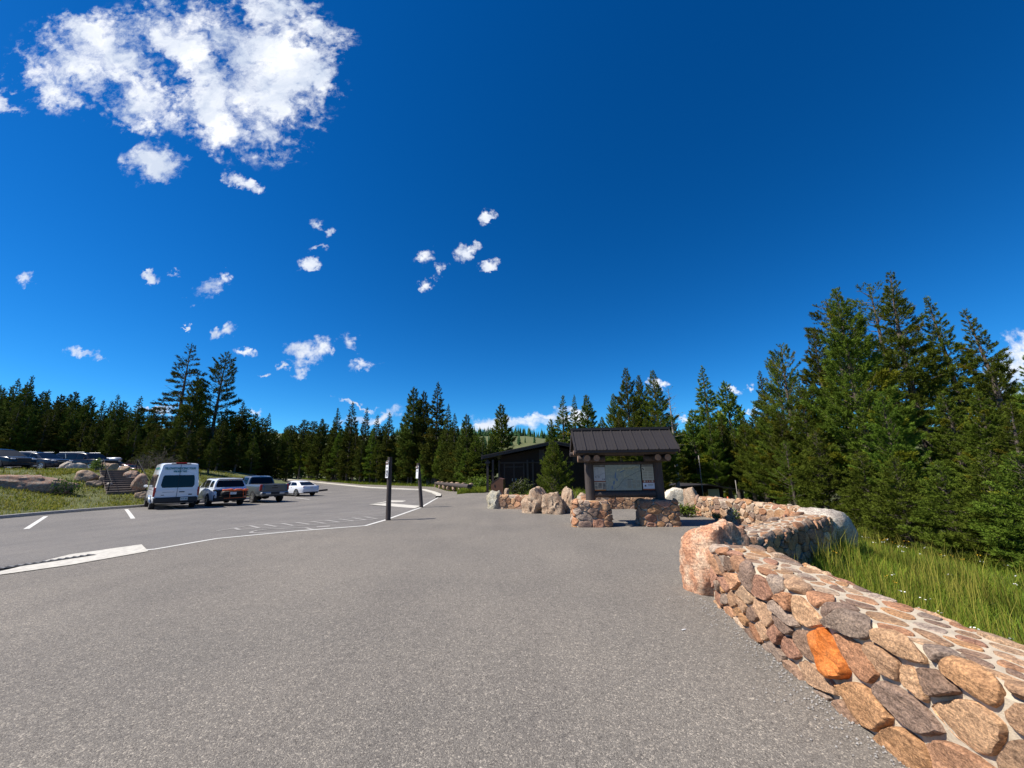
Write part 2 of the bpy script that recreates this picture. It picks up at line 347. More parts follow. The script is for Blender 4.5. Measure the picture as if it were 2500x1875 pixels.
# ------------------------------------------------------------------ terrain
def sm(t): t = min(1.0, max(0.0, t)); return t * t * (3 - 2 * t)
LX, LY = -9.0, 8.5                                          # the flush line between plaza and lot
LNX, LNY = -0.805, 0.593
BANK_X = -24.0
STAIR = (-26.55, 27.4, 0.52)
def wall_x(y):
    pts = [(-5, 2.9), (0, 2.9), (5.4, 3.2), (6, 3.6), (9, 7.2), (12, 7.7), (15.5, 7.5), (19, 9), (40, 13), (80, 14)]
    for (a, b), (c, d) in zip(pts, pts[1:]):
        if y < c: return b + (d - b) * max(0, (y - a)) / (c - a)
    return 14
def H(x, y):
    d = (x - LX) * LNX + (y - LY) * LNY
    z = -sm(d / 9.0) * (0.2 + 0.24 * sm((y - 20) / 15)) * sm((-3.2 - x) / 5.0)
    z += 0.95 * sm((y - 40) / 55) * sm((-x + 2) / 12)
    if x < BANK_X:                                          # grass bank up to the upper lot
        k = sm((62 - y) / 14.0); q = min(1.0, max(0.0, (BANK_X - 0.3 - x) / 11.0))
        z += k * (0.14 + (2.12 - z) * (0.6 * q + 0.4 * sm(q)))
        sx, sy = x - STAIR[0], y - STAIR[1]; l = sx * -.81 + sy * .59; t = abs(sx * .59 + sy * .81)
        if -2 < l < 9 and t < 4.5: z = z + (STAIR[2] - .06 + .3625 * min(4.4, max(0, l)) - z) * sm((l + 2) / 2) * sm((9 - l) / 3) * sm((4.5 - t) / 3.2)
    z += 1.6 * sm((-x - 46) / 40) * sm((y - 20) / 30)
    e = x - wall_x(y)
    if e > 0: z -= 0.28 * sm(e / 0.8) * sm((20 - y) / 4) + min(3.4, 0.17 * max(0, e - 0.3))
    r = math.hypot(x, y)
    if r > 110:
        z += 43 * sm((r - 130) / 330) * (0.82 + 0.30 * noise.noise((x * 0.004, y * 0.004, 0.3)))
    return z
def G(u, v, dz=0.0):
    """where the viewing ray meets the terrain"""
    d = ray(u, v); t = 1.0; prev = t
    while t < 700:
        p = d * t
        if EYE + p.z < H(p.x, p.y) + dz: break
        prev = t; t *= 1.02
    for _ in range(30):
        m = (prev + t) / 2; p = d * m
        if EYE + p.z < H(p.x, p.y) + dz: t = m
        else: prev = m
    p = d * t
    return Vector((p.x, p.y, H(p.x, p.y)))
def inside(p, poly):
    c = False; n = len(poly); x, y = p; j = n - 1
    for i in range(n):
        xi, yi = poly[i]; xj, yj = poly[j]
        if (yi > y) != (yj > y) and x < (xj - xi) * (y - yi) / (yj - yi) + xi: c = not c
        j = i
    return c
def drape(name, poly, step, off, m, extra=None):
    """a sheet filling poly, following the terrain at the given height above it"""
    poly = [Vector((p[0], p[1])) for p in poly]; ring = []
    for a, b in zip(poly, poly[1:] + poly[:1]):
        n = max(1, int((b - a).length / step))
        ring += [a + (b - a) * i / n for i in range(n)]
    pl = [(p.x, p.y) for p in ring]
    xs = [p.x for p in ring]; ys = [p.y for p in ring]; pts = list(ring)
    y = min(ys) + step / 2
    while y < max(ys):
        x = min(xs) + step / 2
        while x < max(xs):
            if inside((x, y), pl): pts.append(Vector((x + step * 0.07 * math.sin(y * 3.1), y)))
            x += step
        y += step
    n = len(ring)
    vs, es, fs, *_ = geometry.delaunay_2d_cdt(pts, [(i, (i + 1) % n) for i in range(n)], [], 1, 1e-5)
    mb = MB(); mb.add([(p.x, p.y, H(p.x, p.y) + off) for p in vs], [tuple(f) for f in fs])
    return obj(name, mb, m, smooth=True)
def line_on(mb, pts, w, off=0.012, step=0.6):
    """a painted band of width w along a ground polyline"""
    P = []
    for a, b in zip(pts, pts[1:]):
        a = Vector(a[:2]); b = Vector(b[:2]); n = max(1, int((b - a).length / step))
        P += [a + (b - a) * i / n for i in range(n)]
    P.append(Vector(pts[-1][:2])); L = []
    for i, p in enumerate(P):
        t = (P[min(i + 1, len(P) - 1)] - P[max(i - 1, 0)]).normalized(); nn = Vector((-t.y, t.x)) * w / 2
        L += [p + nn, p - nn]
    mb.add([(q.x, q.y, H(q.x, q.y) + off) for q in L], [(2 * i, 2 * i + 1, 2 * i + 3, 2 * i + 2) for i in range(len(P) - 1)])

KERB_FAR = [G(u, v) for u, v in [(640, 1168), (700, 1171), (760, 1177), (830, 1184), (900, 1191), (960, 1194), (1000, 1196), (1035, 1197), (1058, 1203), (1072, 1209), (1070, 1215)]]
FAR2 = [(p.x, p.y) for p in KERB_FAR]
FLUSH = [(-6.5, 2.0), (-8.6, 5.5), (-9.06, 7.32), (-9.2, 8.9), (-8.27, 9.45), (-7.91, 10.89), (-6.49, 12.07), (-4.78, 13.1), (-4.62, 14.66), (-4.53, 19.73), (-4.9, 23.5), tuple(FAR2[-1])]
LOT = [(-24, -6), (-7, -6)] + FLUSH + FAR2[::-1][1:] + [(FAR2[0][0] - 3, FAR2[0][1] + 2), (-40, 62), (-24, 47)]
PLAZA = [(-6.6, -6), (3.0, -6), (2.9, 2), (3.0, 4.6), (3.1, 5.8), (4.0, 6.8), (6.3, 8.7), (7.3, 10), (7.5, 12), (7.2, 15.4), (6.5, 18.2), (2.0, 18.4), (0.8, 19.2), (-0.4, 20.0), (-0.6, 33.2), (-2.4, 33.4), (-3.1, 32.6)]
WALK = [G(1140, 1200), G(1062, 1189), G(960, 1185.5), G(880, 1183), G(800, 1176), G(735, 1170)]
PLAZA += [(p.x, p.y) for p in WALK] + [(p[0] - 0.2, p[1] + 0.2) for p in FAR2] + [FLUSH[-2]] + FLUSH[::-1][2:]
def build_ground():
    # one ground sheet out to the horizon: polar fan, dense near the place
    rs = [0.0]; r = 0.8
    while r < 1500: rs.append(r); r *= 1.045 if r > 45 else 1.0; r += 0.0 if r > 45 else 0.8
    na = 420; vs = [(0, 0, H(0, 0) - 0.07)]; fs = []
    lot2 = [tuple(p[:2]) for p in LOT]; pl2 = [tuple(p[:2]) for p in PLAZA]
    for r in rs[1:]:
        for k in range(na):
            a = 2 * math.pi * k / na; x, y = r * math.sin(a), r * math.cos(a)
            z = H(x, y); z -= 0.09 if (r < 140 and (inside((x, y), lot2) or inside((x, y), pl2))) else 0.03
            vs.append((x, y, z))
    for k in range(na): fs.append((0, 1 + k, 1 + (k + 1) % na))
    for i in range(len(rs) - 2):
        o = 1 + i * na
        for k in range(na): fs.append((o + k, o + na + k, o + na + (k + 1) % na, o + (k + 1) % na))
    mb = MB(); mb.add(vs, fs)
    m = bpy.data.materials.new('meadow_ground'); m.use_nodes = True; nt = m.node_tree; b = nt.nodes['Principled BSDF']
    tc = N(nt, 'ShaderNodeTexCoord').outputs['Object']
    n1 = N(nt, 'ShaderNodeTexNoise', {'Vector': tc, 'Scale': 0.5, 'Detail': 9.0, 'Roughness': 0.7}).outputs[0]
    n2 = N(nt, 'ShaderNodeTexNoise', {'Vector': tc, 'Scale': 7.0, 'Detail': 5.0, 'Roughness': 0.7}).outputs[0]
    c = MIX(nt, RAMP(nt, n1, [(0.35, (0, 0, 0)), (0.65, (1, 1, 1))]), (0.062, 0.080, 0.020), (0.115, 0.128, 0.038))
    c = MIX(nt, RAMP(nt, n2, [(0.50, (0, 0, 0)), (0.72, (0.75, 0.75, 0.75))]), c, (0.17, 0.135, 0.085))
    nt.links.new(c, b.inputs['Base Color']); b.inputs['Roughness'].default_value = 0.95
    bp = N(nt, 'ShaderNodeBump', {'Strength': 0.8, 'Distance': 0.08, 'Height': n2}); nt.links.new(bp.outputs[0], b.inputs['Normal'])
    structure(obj('ground', mb, m, smooth=True))
    structure(drape('parking_lot', LOT, 1.6, 0.004, MT['lot']))
    structure(drape('plaza', PLAZA, 1.3, 0.010, MT['plaza']))
    up = [(-36.0, 4), (-36.0, 44), (-40, 50), (-66, 52), (-66, 4)]
    structure(drape('upper_parking_lot', up, 2.0, 0.03, MT['lot']))
build_ground()
def build_markings():
    mb = MB(); line_on(mb, FLUSH[3:], 0.13, 0.017); structure(obj('painted_edge_line', mb, MT['brightpaint']))
    # wide worn white ramp band on the left
    a = [G(u, v) for u, v in [(-120, 1415), (0, 1398), (170, 1356), (345, 1331)]]; b = [G(u, v) for u, v in [(-120, 1425), (0, 1406), (170, 1382), (362, 1348)]]
    mb = MB(); P = []
    for i in range(len(a)): P += [a[i], b[i]]
    mb.add([(p.x, p.y, H(p.x, p.y) + 0.022) for p in P], [(2 * i, 2 * i + 1, 2 * i + 3, 2 * i + 2) for i in range(len(a) - 1)])
    structure(obj('worn_white_kerb_band', mb, MT['paint']))
    # stall lines by the left kerb
    mb = MB()
    for p, q in (((64, 1292), (112, 1261)), ((324.6, 1266.6), (308, 1244))): line_on(mb, [G(*p), G(*q)], 0.15, 0.012)
    for k in range(1, 5):
        c = Vector((-20.5, 20.0)) + Vector((0.5, 3.3)) * 1.0 * k + Vector((0.3, 0.2)) * k
        line_on(mb, [(c.x, c.y), (c.x - 2.6, c.y + 2.6)], 0.12, 0.012)
    structure(obj('parking_stall_lines', mb, MT['brightpaint']))
    # hatched access aisle and the faded lines beyond it
    mb = MB()
    top = [(530, 1297), (613, 1283), (725, 1277), (830, 1269), (945, 1258)]; bot = [(575, 1294.5), (715, 1286), (830, 1276), (912, 1269)]
    line_on(mb, [G(*p) for p in top], 0.09, 0.012); line_on(mb, [G(*p) for p in bot], 0.08, 0.012)
    for (u0, v0), (u1, v1) in (((572, 1289.5), (584, 1294)), ((611, 1284), (632, 1290)), ((645, 1281), (674, 1286.5)), ((688, 1278.5), (716, 1284)), ((724, 1276), (755, 1281)), ((760, 1273.5), (793, 1278.5)), ((795, 1270.5), (828, 1275.5)), ((828, 1267.5), (864, 1273)), ((861, 1265), (893, 1270)), ((890, 1262.5), (921, 1267.5))):
        line_on(mb, [G(u0, v0), G(u1, v1)], 0.10, 0.0125)
    line_on(mb, [G(748, 1257), G(880, 1250)], 0.10, 0.012); line_on(mb, [G(880, 1250), G(945, 1245)], 0.10, 0.012)
    line_on(mb, [G(1060, 1217), G(940, 1222)], 0.10, 0.012); line_on(mb, [G(852, 1256), G(883, 1255.5)], 0.08, 0.012)
    structure(obj('access_aisle_hatching', mb, MT['faint']))
    # painted wheelchair symbol lying on the lot
    c = G(665, 1296); ax = (G(725, 1292) - G(655, 1297)); ax.z = 0; ax.normalize(); ay = Vector((-ax.y, ax.x, 0)); mb = MB()
    pts = [(c + ax * (0.55 * math.cos(t)) + ay * (0.5 * math.sin(t))) for t in np.linspace(0.6, 5.4, 14)]
    line_on(mb, pts, 0.10, 0.012, 0.2); line_on(mb, [c + ax * 0.1 + ay * 0.45, c + ax * 0.9 + ay * 0.1, c + ax * 1.1 - ay * 0.5], 0.10, 0.0125)
    line_on(mb, [c + ax * 1.2 + ay * 0.1, c + ax * 1.6 + ay * 0.1], 0.22, 0.013)
    structure(obj('painted_wheelchair_symbol', mb, MT['faint']))
    # white triangular ramp marking by the second sign post
    mb = MB(); t1 = [(901, 1232.5), (945, 1229), (1027, 1236), (1013, 1242), (950, 1236)]
    mb.add([(p.x, p.y, H(p.x, p.y) + 0.022) for p in (G(*q) for q in t1)], [(0, 1, 2), (0, 2, 3), (0, 3, 4)])
    t2 = [(955, 1222), (992, 1223), (982, 1226), (940, 1227.5), (901, 1232), (936, 1226)]
    mb.add([(p.x, p.y, H(p.x, p.y) + 0.022) for p in (G(*q) for q in t2)], [(0, 1, 2, 3), (0, 3, 4, 5)])
    structure(obj('ramp_edge_markings', mb, MT['paint']))
    # pale kerb round the far side of the lot
    mb = MB(); pts = [(p.x, p.y) for p in KERB_FAR]
    kerb(mb, pts, 0.42, 0.13); structure(obj('far_kerb', mb, MT['paint']))
    mb = MB(); kerb(mb, [(-24.0, y) for y in range(-6, 48, 2)], 0.32, 0.15); structure(obj('grass_bank_kerb', mb, MT['concrete']))
    mb = MB(); line_on(mb, [(-23.72, y) for y in range(-6, 30, 2)], 0.10, 0.012); structure(obj('kerb_edge_line', mb, MT['faint']))
def kerb(mb, pts, w, h):
    P = [Vector(p) for p in pts]; vs = []
    for i, p in enumerate(P):
        t = (P[min(i + 1, len(P) - 1)] - P[max(i - 1, 0)]).normalized(); n = Vector((-t.y, t.x)) * w / 2
        z = min(H(p.x, p.y), H(p.x + 0.6, p.y))
        for s, zz in ((1, -0.1), (1, h - 0.03), (0.86, h), (-0.86, h), (-1, h - 0.03), (-1, -0.1)): vs.append((p.x + n.x * s, p.y + n.y * s, z + zz))
    mb.add(vs, [(6 * i + k, 6 * i + k + 1, 6 * i + 7 + k, 6 * i + 6 + k) for i in range(len(P) - 1) for k in range(5)])
build_markings()
def build_drain():
    t = thing('trench_drain', 'black slotted trench drain grate running along the white kerb band', 'drain', tuple(G(120, 1380)))
    o = t.location.copy(); a = G(-60, 1402) ; b = G(235, 1357); d = (b - a); L = d.length; d.normalize(); n = Vector((-d.y, d.x, 0))
    f = MB(); f.add([(p - o) + Vector((0, 0, 0.0245)) for p in (a - n * .01, b - n * .01, b + n * .2, a + n * .2)], [(0, 1, 2, 3)]); obj('frame', f, MT['blackmetal'], t)
    g = MB(); k = 0.0
    while k < L:
        c = a + d * k + n * 0.095; g.box(c - o + Vector((0, 0, 0.032)), (0.19, 0.035, 0.012), Matrix.Rotation(math.atan2(n.y, n.x), 3, 'Z')); k += 0.11
    obj('grate', g, mat('worn_iron', (0.16, 0.155, 0.15), 0.6), t)
build_drain()

# ------------------------------------------------------------------ stone walls and boulders
PAL = [(0.40, 0.27, 0.165), (0.47, 0.33, 0.21), (0.52, 0.32, 0.19), (0.33, 0.235, 0.165), (0.30, 0.23, 0.18), (0.55, 0.41, 0.27), (0.45, 0.255, 0.145), (0.36, 0.30, 0.24), (0.54, 0.37, 0.22), (0.58, 0.47, 0.34), (0.42, 0.25, 0.17), (0.47, 0.29, 0.15), (0.26, 0.19, 0.14), (0.44, 0.38, 0.31), (0.49, 0.30, 0.18)]
PAL = [(r * .98, g * .92, b * .93) for r, g, b in PAL]
_OLD = [(0.30, 0.215, 0.155), (0.36, 0.25, 0.17), (0.42, 0.27, 0.175), (0.27, 0.22, 0.18), (0.24, 0.20, 0.175), (0.45, 0.33, 0.23), (0.38, 0.22, 0.13), (0.30, 0.27, 0.24), (0.44, 0.30, 0.19), (0.50, 0.40, 0.30), (0.33, 0.20, 0.15), (0.47, 0.265, 0.10), (0.37, 0.33, 0.29)]
def clip(poly, p, n):
    out = []
    for i in range(len(poly)):
        a = poly[i]; b = poly[(i + 1) % len(poly)]; da = (a - p) @ n; db = (b - p) @ n
        if da <= 0: out.append(a)
        if (da < 0) != (db < 0) and abs(da - db) > 1e-12: out.append(a + (b - a) * (da / (da - db)))
    return out
def voronoi(Ls, Lw, cell, aniso, rng, relax=1, closed=False, fix=None):
    n = int(Ls * Lw / cell); P = np.c_[rng.uniform(0, Ls, n), rng.uniform(0, Lw, n)]
    sc = np.array([1 / aniso, 1.0])
    for it in range(relax + 1):
        if fix is not None and it == relax:
            keep = ~((np.abs(P[:, 0] - fix[0]) < .42) & (np.abs(P[:, 1] - fix[1]) < .36)); P = np.r_[P[keep], [[fix[0], fix[1]]], [[fix[0] + a, fix[1] + b] for a, b in ((-.32, -.17), (-.27, 0.09), (-.22, .31), (.24, -.26), (.28, -.05), (.34, .2), (.02, -.40), (.08, .40))]]; n = len(P)
        Q = P * sc; cells = []
        for i in range(n):
            d = Q - Q[i]
            if closed: d[:, 0] -= np.round(d[:, 0] / (Ls * sc[0])) * Ls * sc[0]
            dd = (d ** 2).sum(1); idx = np.argsort(dd)[1:26]
            lo = -9 if closed else 0; hi = 9 + Ls if closed else Ls
            poly = [np.array(c) * sc for c in ((lo, 0), (hi, 0), (hi, Lw), (lo, Lw))]
            for j in idx:
                poly = clip(poly, Q[i] + d[j] / 2, d[j])
                if len(poly) < 3: break
            cells.append(np.array(poly) / sc if len(poly) > 2 else None)
        if it < relax: P = np.array([P[i] * 0.35 + cells[i].mean(0) * 0.65 if cells[i] is not None else P[i] for i in range(n)])
    return P, cells
def resample(poly, gap, n):
    c = poly.mean(0); d = poly - c; L = np.linalg.norm(d, axis=1)[:, None]
    p = c + d * np.maximum(0.35, (L - gap * 1.2) / np.maximum(L, 1e-6))
    for cc in (0.16, 0.25):
        q = np.roll(p, -1, 0); p = np.stack([p * (1 - cc) + q * cc, p * cc + q * (1 - cc)], 1).reshape(-1, 2)
    seg = np.linalg.norm(np.roll(p, -1, 0) - p, axis=1); cum = np.r_[0, np.cumsum(seg)]; tt = np.linspace(0, cum[-1], n, endpoint=False)
    pp = np.r_[p, p[:1]]
    return np.c_[np.interp(tt, cum, pp[:, 0]), np.interp(tt, cum, pp[:, 1])]
def spline(pts, closed=False):
    P = [np.array(p, float) for p in pts]; out = []
    m = len(P)
    for i in range(m if closed else m - 1):
        p0 = P[(i - 1) % m] if closed or i > 0 else 2 * P[0] - P[1]; p1 = P[i]; p2 = P[(i + 1) % m]
        p3 = P[(i + 2) % m] if closed or i < m - 2 else 2 * P[-1] - P[-2]
        for t in np.linspace(0, 1, 12, endpoint=False):
            out.append(0.5 * (2 * p1 + (p2 - p0) * t + (2 * p0 - 5 * p1 + 4 * p2 - p3) * t * t + (3 * p1 - p0 - 3 * p2 + p3) * t ** 3))
    out.append(P[0] if closed else P[-1]); return np.array(out)
class Sweep:
    """surface of a wall: s runs along the path, w over front face, top and back face"""
    def __init__(s, path, width, h, zf, batter=0.05, rc=0.07, closed=False, top=None, sharp=False, back=None):
        s.P = np.array(path, float) if sharp else spline(path, closed)
        d = np.linalg.norm(np.diff(s.P, axis=0), axis=1); s.cum = np.r_[0, np.cumsum(d)]; s.Ls = s.cum[-1]; s.zf = zf; s.closed = closed
        hw = width / 2; prof = [(-hw - batter, -0.12), (-hw - batter * 0.2, h - rc)]
        for a in (30, 60): prof.append((-hw + rc - rc * math.cos(R(a)), h - rc + rc * math.sin(R(a))))
        prof.append((-hw + rc, h))
        if top is not None: prof.append((-hw + top, h + 0.01))
        else:
            prof += [(hw - rc, h)]
            for a in (60, 30): prof.append((hw - rc + rc * math.cos(R(a)), h - rc + rc * math.sin(R(a))))
            prof += [(hw + batter * 0.2, h - rc), (hw + batter, -0.12 - (back or 0))]
        s.prof = np.array(prof); e = np.linalg.norm(np.diff(s.prof, axis=0), axis=1); s.wc = np.r_[0, np.cumsum(e)]; s.Lw = s.wc[-1]
    def __call__(s, a, w, d=0.0):
        a = a % s.Ls if s.closed else a
        x = np.interp(a, s.cum, s.P[:, 0]); y = np.interp(a, s.cum, s.P[:, 1])
        e = 0.06; a0, a1 = (a - e, a + e)
        if s.closed: a0 %= s.Ls; a1 %= s.Ls
        tx = np.interp(a1, s.cum, s.P[:, 0]) - np.interp(a0, s.cum, s.P[:, 0]); ty = np.interp(a1, s.cum, s.P[:, 1]) - np.interp(a0, s.cum, s.P[:, 1])
        l = math.hypot(tx, ty) or 1; nx, ny = ty / l, -tx / l              # right of travel = back of wall
        o = np.interp(w, s.wc, s.prof[:, 0]); z = np.interp(w, s.wc, s.prof[:, 1])
        do = np.interp(w + 0.04, s.wc, s.prof[:, 0]) - np.interp(w - 0.04, s.wc, s.prof[:, 0]); dz = np.interp(w + 0.04, s.wc, s.prof[:, 1]) - np.interp(w - 0.04, s.wc, s.prof[:, 1])
        k = math.hypot(do, dz) or 1; no, nz = -dz / k, do / k
        o += no * d; z += nz * d
        return Vector((x + nx * o, y + ny * o, s.zf(x, y) + z))
def stone_wall(sw, seed, cell, parent, aniso=1.7, gap=0.014, nout=22, dep=(0.022, 0.055), topd=(0.003, 0.012), facew=None, special=None, org=(0, 0, 0), pal=PAL):
    rng = np.random.default_rng(seed); org = Vector(org)
    ns = max(8, int(sw.Ls / 0.09)); nw = max(8, int(sw.Lw / 0.08)); mb = MB(); vs = []
    for i in range(ns + 1):
        for j in range(nw + 1):
            p = sw(sw.Ls * i / ns * (0.99999 if sw.closed else 1), sw.Lw * j / nw, 0); p = p + Vector((noise.noise(p * 5), noise.noise(p * 5 + Vector((9, 0, 0))), noise.noise(p * 5 + Vector((0, 7, 0))))) * 0.008
            vs.append(p - org)
    mb.add(vs, [(i * (nw + 1) + j, (i + 1) * (nw + 1) + j, (i + 1) * (nw + 1) + j + 1, i * (nw + 1) + j + 1) for i in range(ns) for j in range(nw)])
    if not sw.closed:
        for i in (0, ns): mb.f.append(tuple(i * (nw + 1) + j for j in range(nw + 1)))
    obj('mortar', mb, MT['mortar'], parent, smooth=False)
    P, cells = voronoi(sw.Ls, sw.Lw, cell, aniso, rng, 1, sw.closed, special)
    face, cap, spec = MB(), MB(), MB(); hface = facew if facew else sw.wc[1]
    for i, c in enumerate(cells):
        if c is None: continue
        bk = sw.wc[-2] - 0.06 if len(sw.prof) > 7 else 99; top = hface + 0.10 < P[i][1] < bk
        back = P[i][1] >= bk; q = resample(c, gap * (1.7 if top else .35 if back else 1.0), nout); cen = q.mean(0)
        D = rng.uniform(*(topd if top else dep)); tilt = rng.normal(0, 0.07, 2) * (0.4 if top else 1.0)
        if special is not None and abs(P[i][0] - special[0]) < 1e-6: tilt = tilt * 0; D = .075
        col = np.array(pal[rng.integers(len(pal))]) * rng.uniform(0.78, 1.22)
        rings = ((1.0, -0.012), (1.0, 0.40 * D), (0.975, 0.78 * D), (0.91, 0.97 * D), (0.72, 1.0 * D), (0.44, 1.02 * D), (0.16, 1.03 * D))
        vv = []; sd = rng.uniform(0, 50)
        for ri, (k, d) in enumerate(rings):
            for p in q:
                r = cen + (p - cen) * k * (1 + .07 * noise.noise((p[0] * 22, p[1] * 22, sd))); dd = d + (tilt @ (r - cen) if ri > 1 else 0)
                b = sw(r[0], np.clip(r[1], 0, sw.Lw), 0)
                if ri > 0: dd += noise.noise(b * 9 + Vector((sd, 0, 0))) * D * 0.42 + noise.noise(Vector((b.x * 20, b.y * 20, b.z * 45)) + Vector((0, sd, 0))) * D * 0.26
                vv.append(sw(r[0], np.clip(r[1], 0, sw.Lw), max(dd, -0.012)) - org)
        n = nout; ff = [(r * n + k, r * n + (k + 1) % n, (r + 1) * n + (k + 1) % n, (r + 1) * n + k) for r in range(6) for k in range(n)] + [tuple(range(6 * n, 7 * n))]
        if special is not None and not spec.v and abs(P[i][0] - special[0]) < 1e-6 and abs(P[i][1] - special[1]) < 1e-6: spec.add(vv, ff, (0.9, 0.9, 0.9))
        else: (cap if top else face).add(vv, ff, tuple(col))
    obj('facing_stones', face, MT['stone'], parent, smooth='auto')
    if cap.v: obj('cap_stones', cap, MT['stone'], parent, smooth='auto')
    if spec.v:
        o = obj('facing_stone', spec, MT['orange'], parent, smooth='auto'); o['label'] = 'bright rusty orange stone'
def boulder(name, label, loc, size, m, seed, rz=0.0, facets=9, rough=0.05, group=None, sub=4, flat=0.0, parent=None):
    """a weathered chunk: planes cut a ball, then noise; loc is the foot"""
    import bmesh
    rng = random.Random(seed); bm = bmesh.new(); bmesh.ops.create_icosphere(bm, subdivisions=sub, radius=1.0)
    pl = []
    for _ in range(facets):
        n = Vector((rng.gauss(0, 1), rng.gauss(0, 1), rng.gauss(0, 0.8) + 0.15)).normalized(); pl.append((n, rng.uniform(0.68, 0.96)))
    if flat: pl.append((Vector((0, 0, 1)), flat))
    off = Vector((seed * 1.7, 0, 0))
    for v in bm.verts:
        d = v.co.normalized(); r = 1.0 / (abs(d.x) ** 3.2 + abs(d.y) ** 3.2 + abs(d.z) ** 3.2) ** (1 / 3.2)
        for n, h in pl:
            c = d.dot(n)
            if c > 0.05: r = min(r, h / c)
        r += noise.fractal(d * 2.0 + off, 1.0, 2.0, 4) * rough * 2.0 + noise.fractal(d * 7 + off, 0.8, 2.0, 4) * rough * 0.75
        v.co = Vector((d.x * r * size[0] / 2, d.y * r * size[1] / 2, (d.z * r * 0.62 + 0.38) * size[2]))
    me = bpy.data.meshes.new(name); bm.to_mesh(me); bm.free(); me.polygons.foreach_set('use_smooth', [True] * len(me.polygons)); me.set_sharp_from_angle(angle=R(38))
    o = link(name, me, m, parent, loc); o.rotation_euler = (0, 0, rz)
    if label: tag(o, label, 'boulder', group)
    return o
def zero(x, y): return 0.0
def build_walls():
    def wall(label, path, width, h, seed, cell, **k):
        loc = (path[0][0], path[0][1], 0); t = thing('stone_wall', label, 'wall', loc)
        kw = {q: k.pop(q) for q in ('batter', 'rc', 'back') if q in k}
        stone_wall(Sweep(path, width, h, zero, **kw), seed, cell, t, org=loc, **k)
    wall('low curved rubble wall in the foreground with an orange stone in its face', [(2.62, -0.6), (2.55, 0.4), (2.53, 1.2), (2.53, 2.0), (2.58, 2.8), (2.66, 3.7), (2.76, 4.5), (2.92, 5.45)], 0.57, 0.66, 5, 0.033, batter=0.05, rc=0.025, nout=32, gap=0.011, aniso=1.75, special=(3.74, 0.45), back=0.35)
    wall('sunlit flat topped wall zigzagging from the pink boulder to the grey boulder', [(3.1, 6.05), (3.7, 6.52), (4.5, 7.18), (5.4, 7.95), (6.5, 8.8)], 0.57, 0.66, 8, 0.040, batter=0.04, nout=20, aniso=1.9, back=0.4)
    wall('long stone wall beyond the zigzag ending at a tan boulder', [(7.22, 9.6), (7.33, 10.8), (7.3, 12.2), (7.2, 13.7), (7.08, 15.1)], 0.5, 0.66, 11, 0.050, batter=0.04, nout=16, aniso=1.3, back=0.4)
    a = G(1222, 1243); b = G(1292, 1245)
    wall('short low stone wall between the pale slab and the tall tan boulder', [(a.x - 0.1, a.y + 0.35), ((a.x + b.x) / 2, a.y + 0.2), (b.x + 0.25, b.y + 0.3)], 0.45, 0.60, 14, 0.05, nout=14, aniso=1.2)
    wall('low stone wall seen between the two piers of the kiosk', [(2.9, 17.75), (4.2, 17.95), (5.6, 17.95), (6.3, 17.8)], 0.5, 0.58, 17, 0.055, nout=14, aniso=1.5)
    boulder('boulder', 'pink orange granite boulder at the end of the foreground wall', (2.86, 5.86, -0.12), (0.86, 0.86, 1.04), MT['pink'], 3, 0.4, 7, 0.05, sub=5)
    boulder('boulder', 'rounded grey boulder at the corner where the zigzag wall turns', (6.95, 9.2, -0.25), (1.35, 1.1, 1.06), MT['greyrock'], 8, 0.7, 7, 0.04, sub=5)
    boulder('boulder', 'upright tan boulder at the far end of the long stone wall', (6.93, 15.5, -0.1), (0.72, 0.8, 1.06), MT['tan'], 12, 0.2, 8, 0.05)
    boulder('boulder', 'white speckled granite boulder to the right of the kiosk', (6.95, 17.4, -0.1), (1.12, 1.0, 1.0), MT['whiterock'], 21, 0.0, 6, 0.04)
    p = G(1211, 1243); boulder('boulder', 'pale triangular slab at the left end of the back wall', (p.x + 0.05, p.y + 0.4, -0.15), (1.15, 0.8, 0.92), MT['slabrock'], 35, 0.5, 11, 0.06)
    p = G(1318, 1254); boulder('boulder', 'tall tan and pink boulder directly right of the short wall', (p.x - 0.08, p.y + 0.35, -0.20), (1.25, 1.0, 1.22), MT['tan'], 41, 0.5, 11, 0.085)
    p = G(1350, 1256); boulder('boulder', 'broad speckled tan boulder between the tall boulder and the brown standing rock', (p.x + .12, p.y + 0.3, -0.20), (1.08, .9, 1.0), MT['tan'], 43, 0.9, 11, 0.085)
    p = G(1392, 1253); boulder('boulder', 'narrow brown standing rock between the broad speckled boulder and the kiosk pier', (p.x, p.y + 0.35, -0.15), (0.62, 0.7, 1.1), MT['tan'], 52, 0.1, 9, 0.08)
    p = at(1421, 1213, 18.2); boulder('boulder', 'small tan rock lying behind the left kiosk post', (p.x, 18.2, 0.25), (0.6, 0.5, 0.45), MT['tan'], 56, 0.1, 8, 0.06)
    p = at(1237, 1199, 20.0); boulder('boulder', 'squared pale stone set on the ground behind the pale slab', (p.x, 20.0, 0.45), (0.32, 0.3, 0.4), MT['tan'], 58, 0.3, 8, 0.03)
    p = at(1614, 1212, 17.6); boulder('boulder', 'small rock peeping out behind the right kiosk post', (p.x, 17.6, 0.2), (0.4, 0.4, 0.75), MT['tan'], 59, 0.3, 8, 0.05)
build_walls()

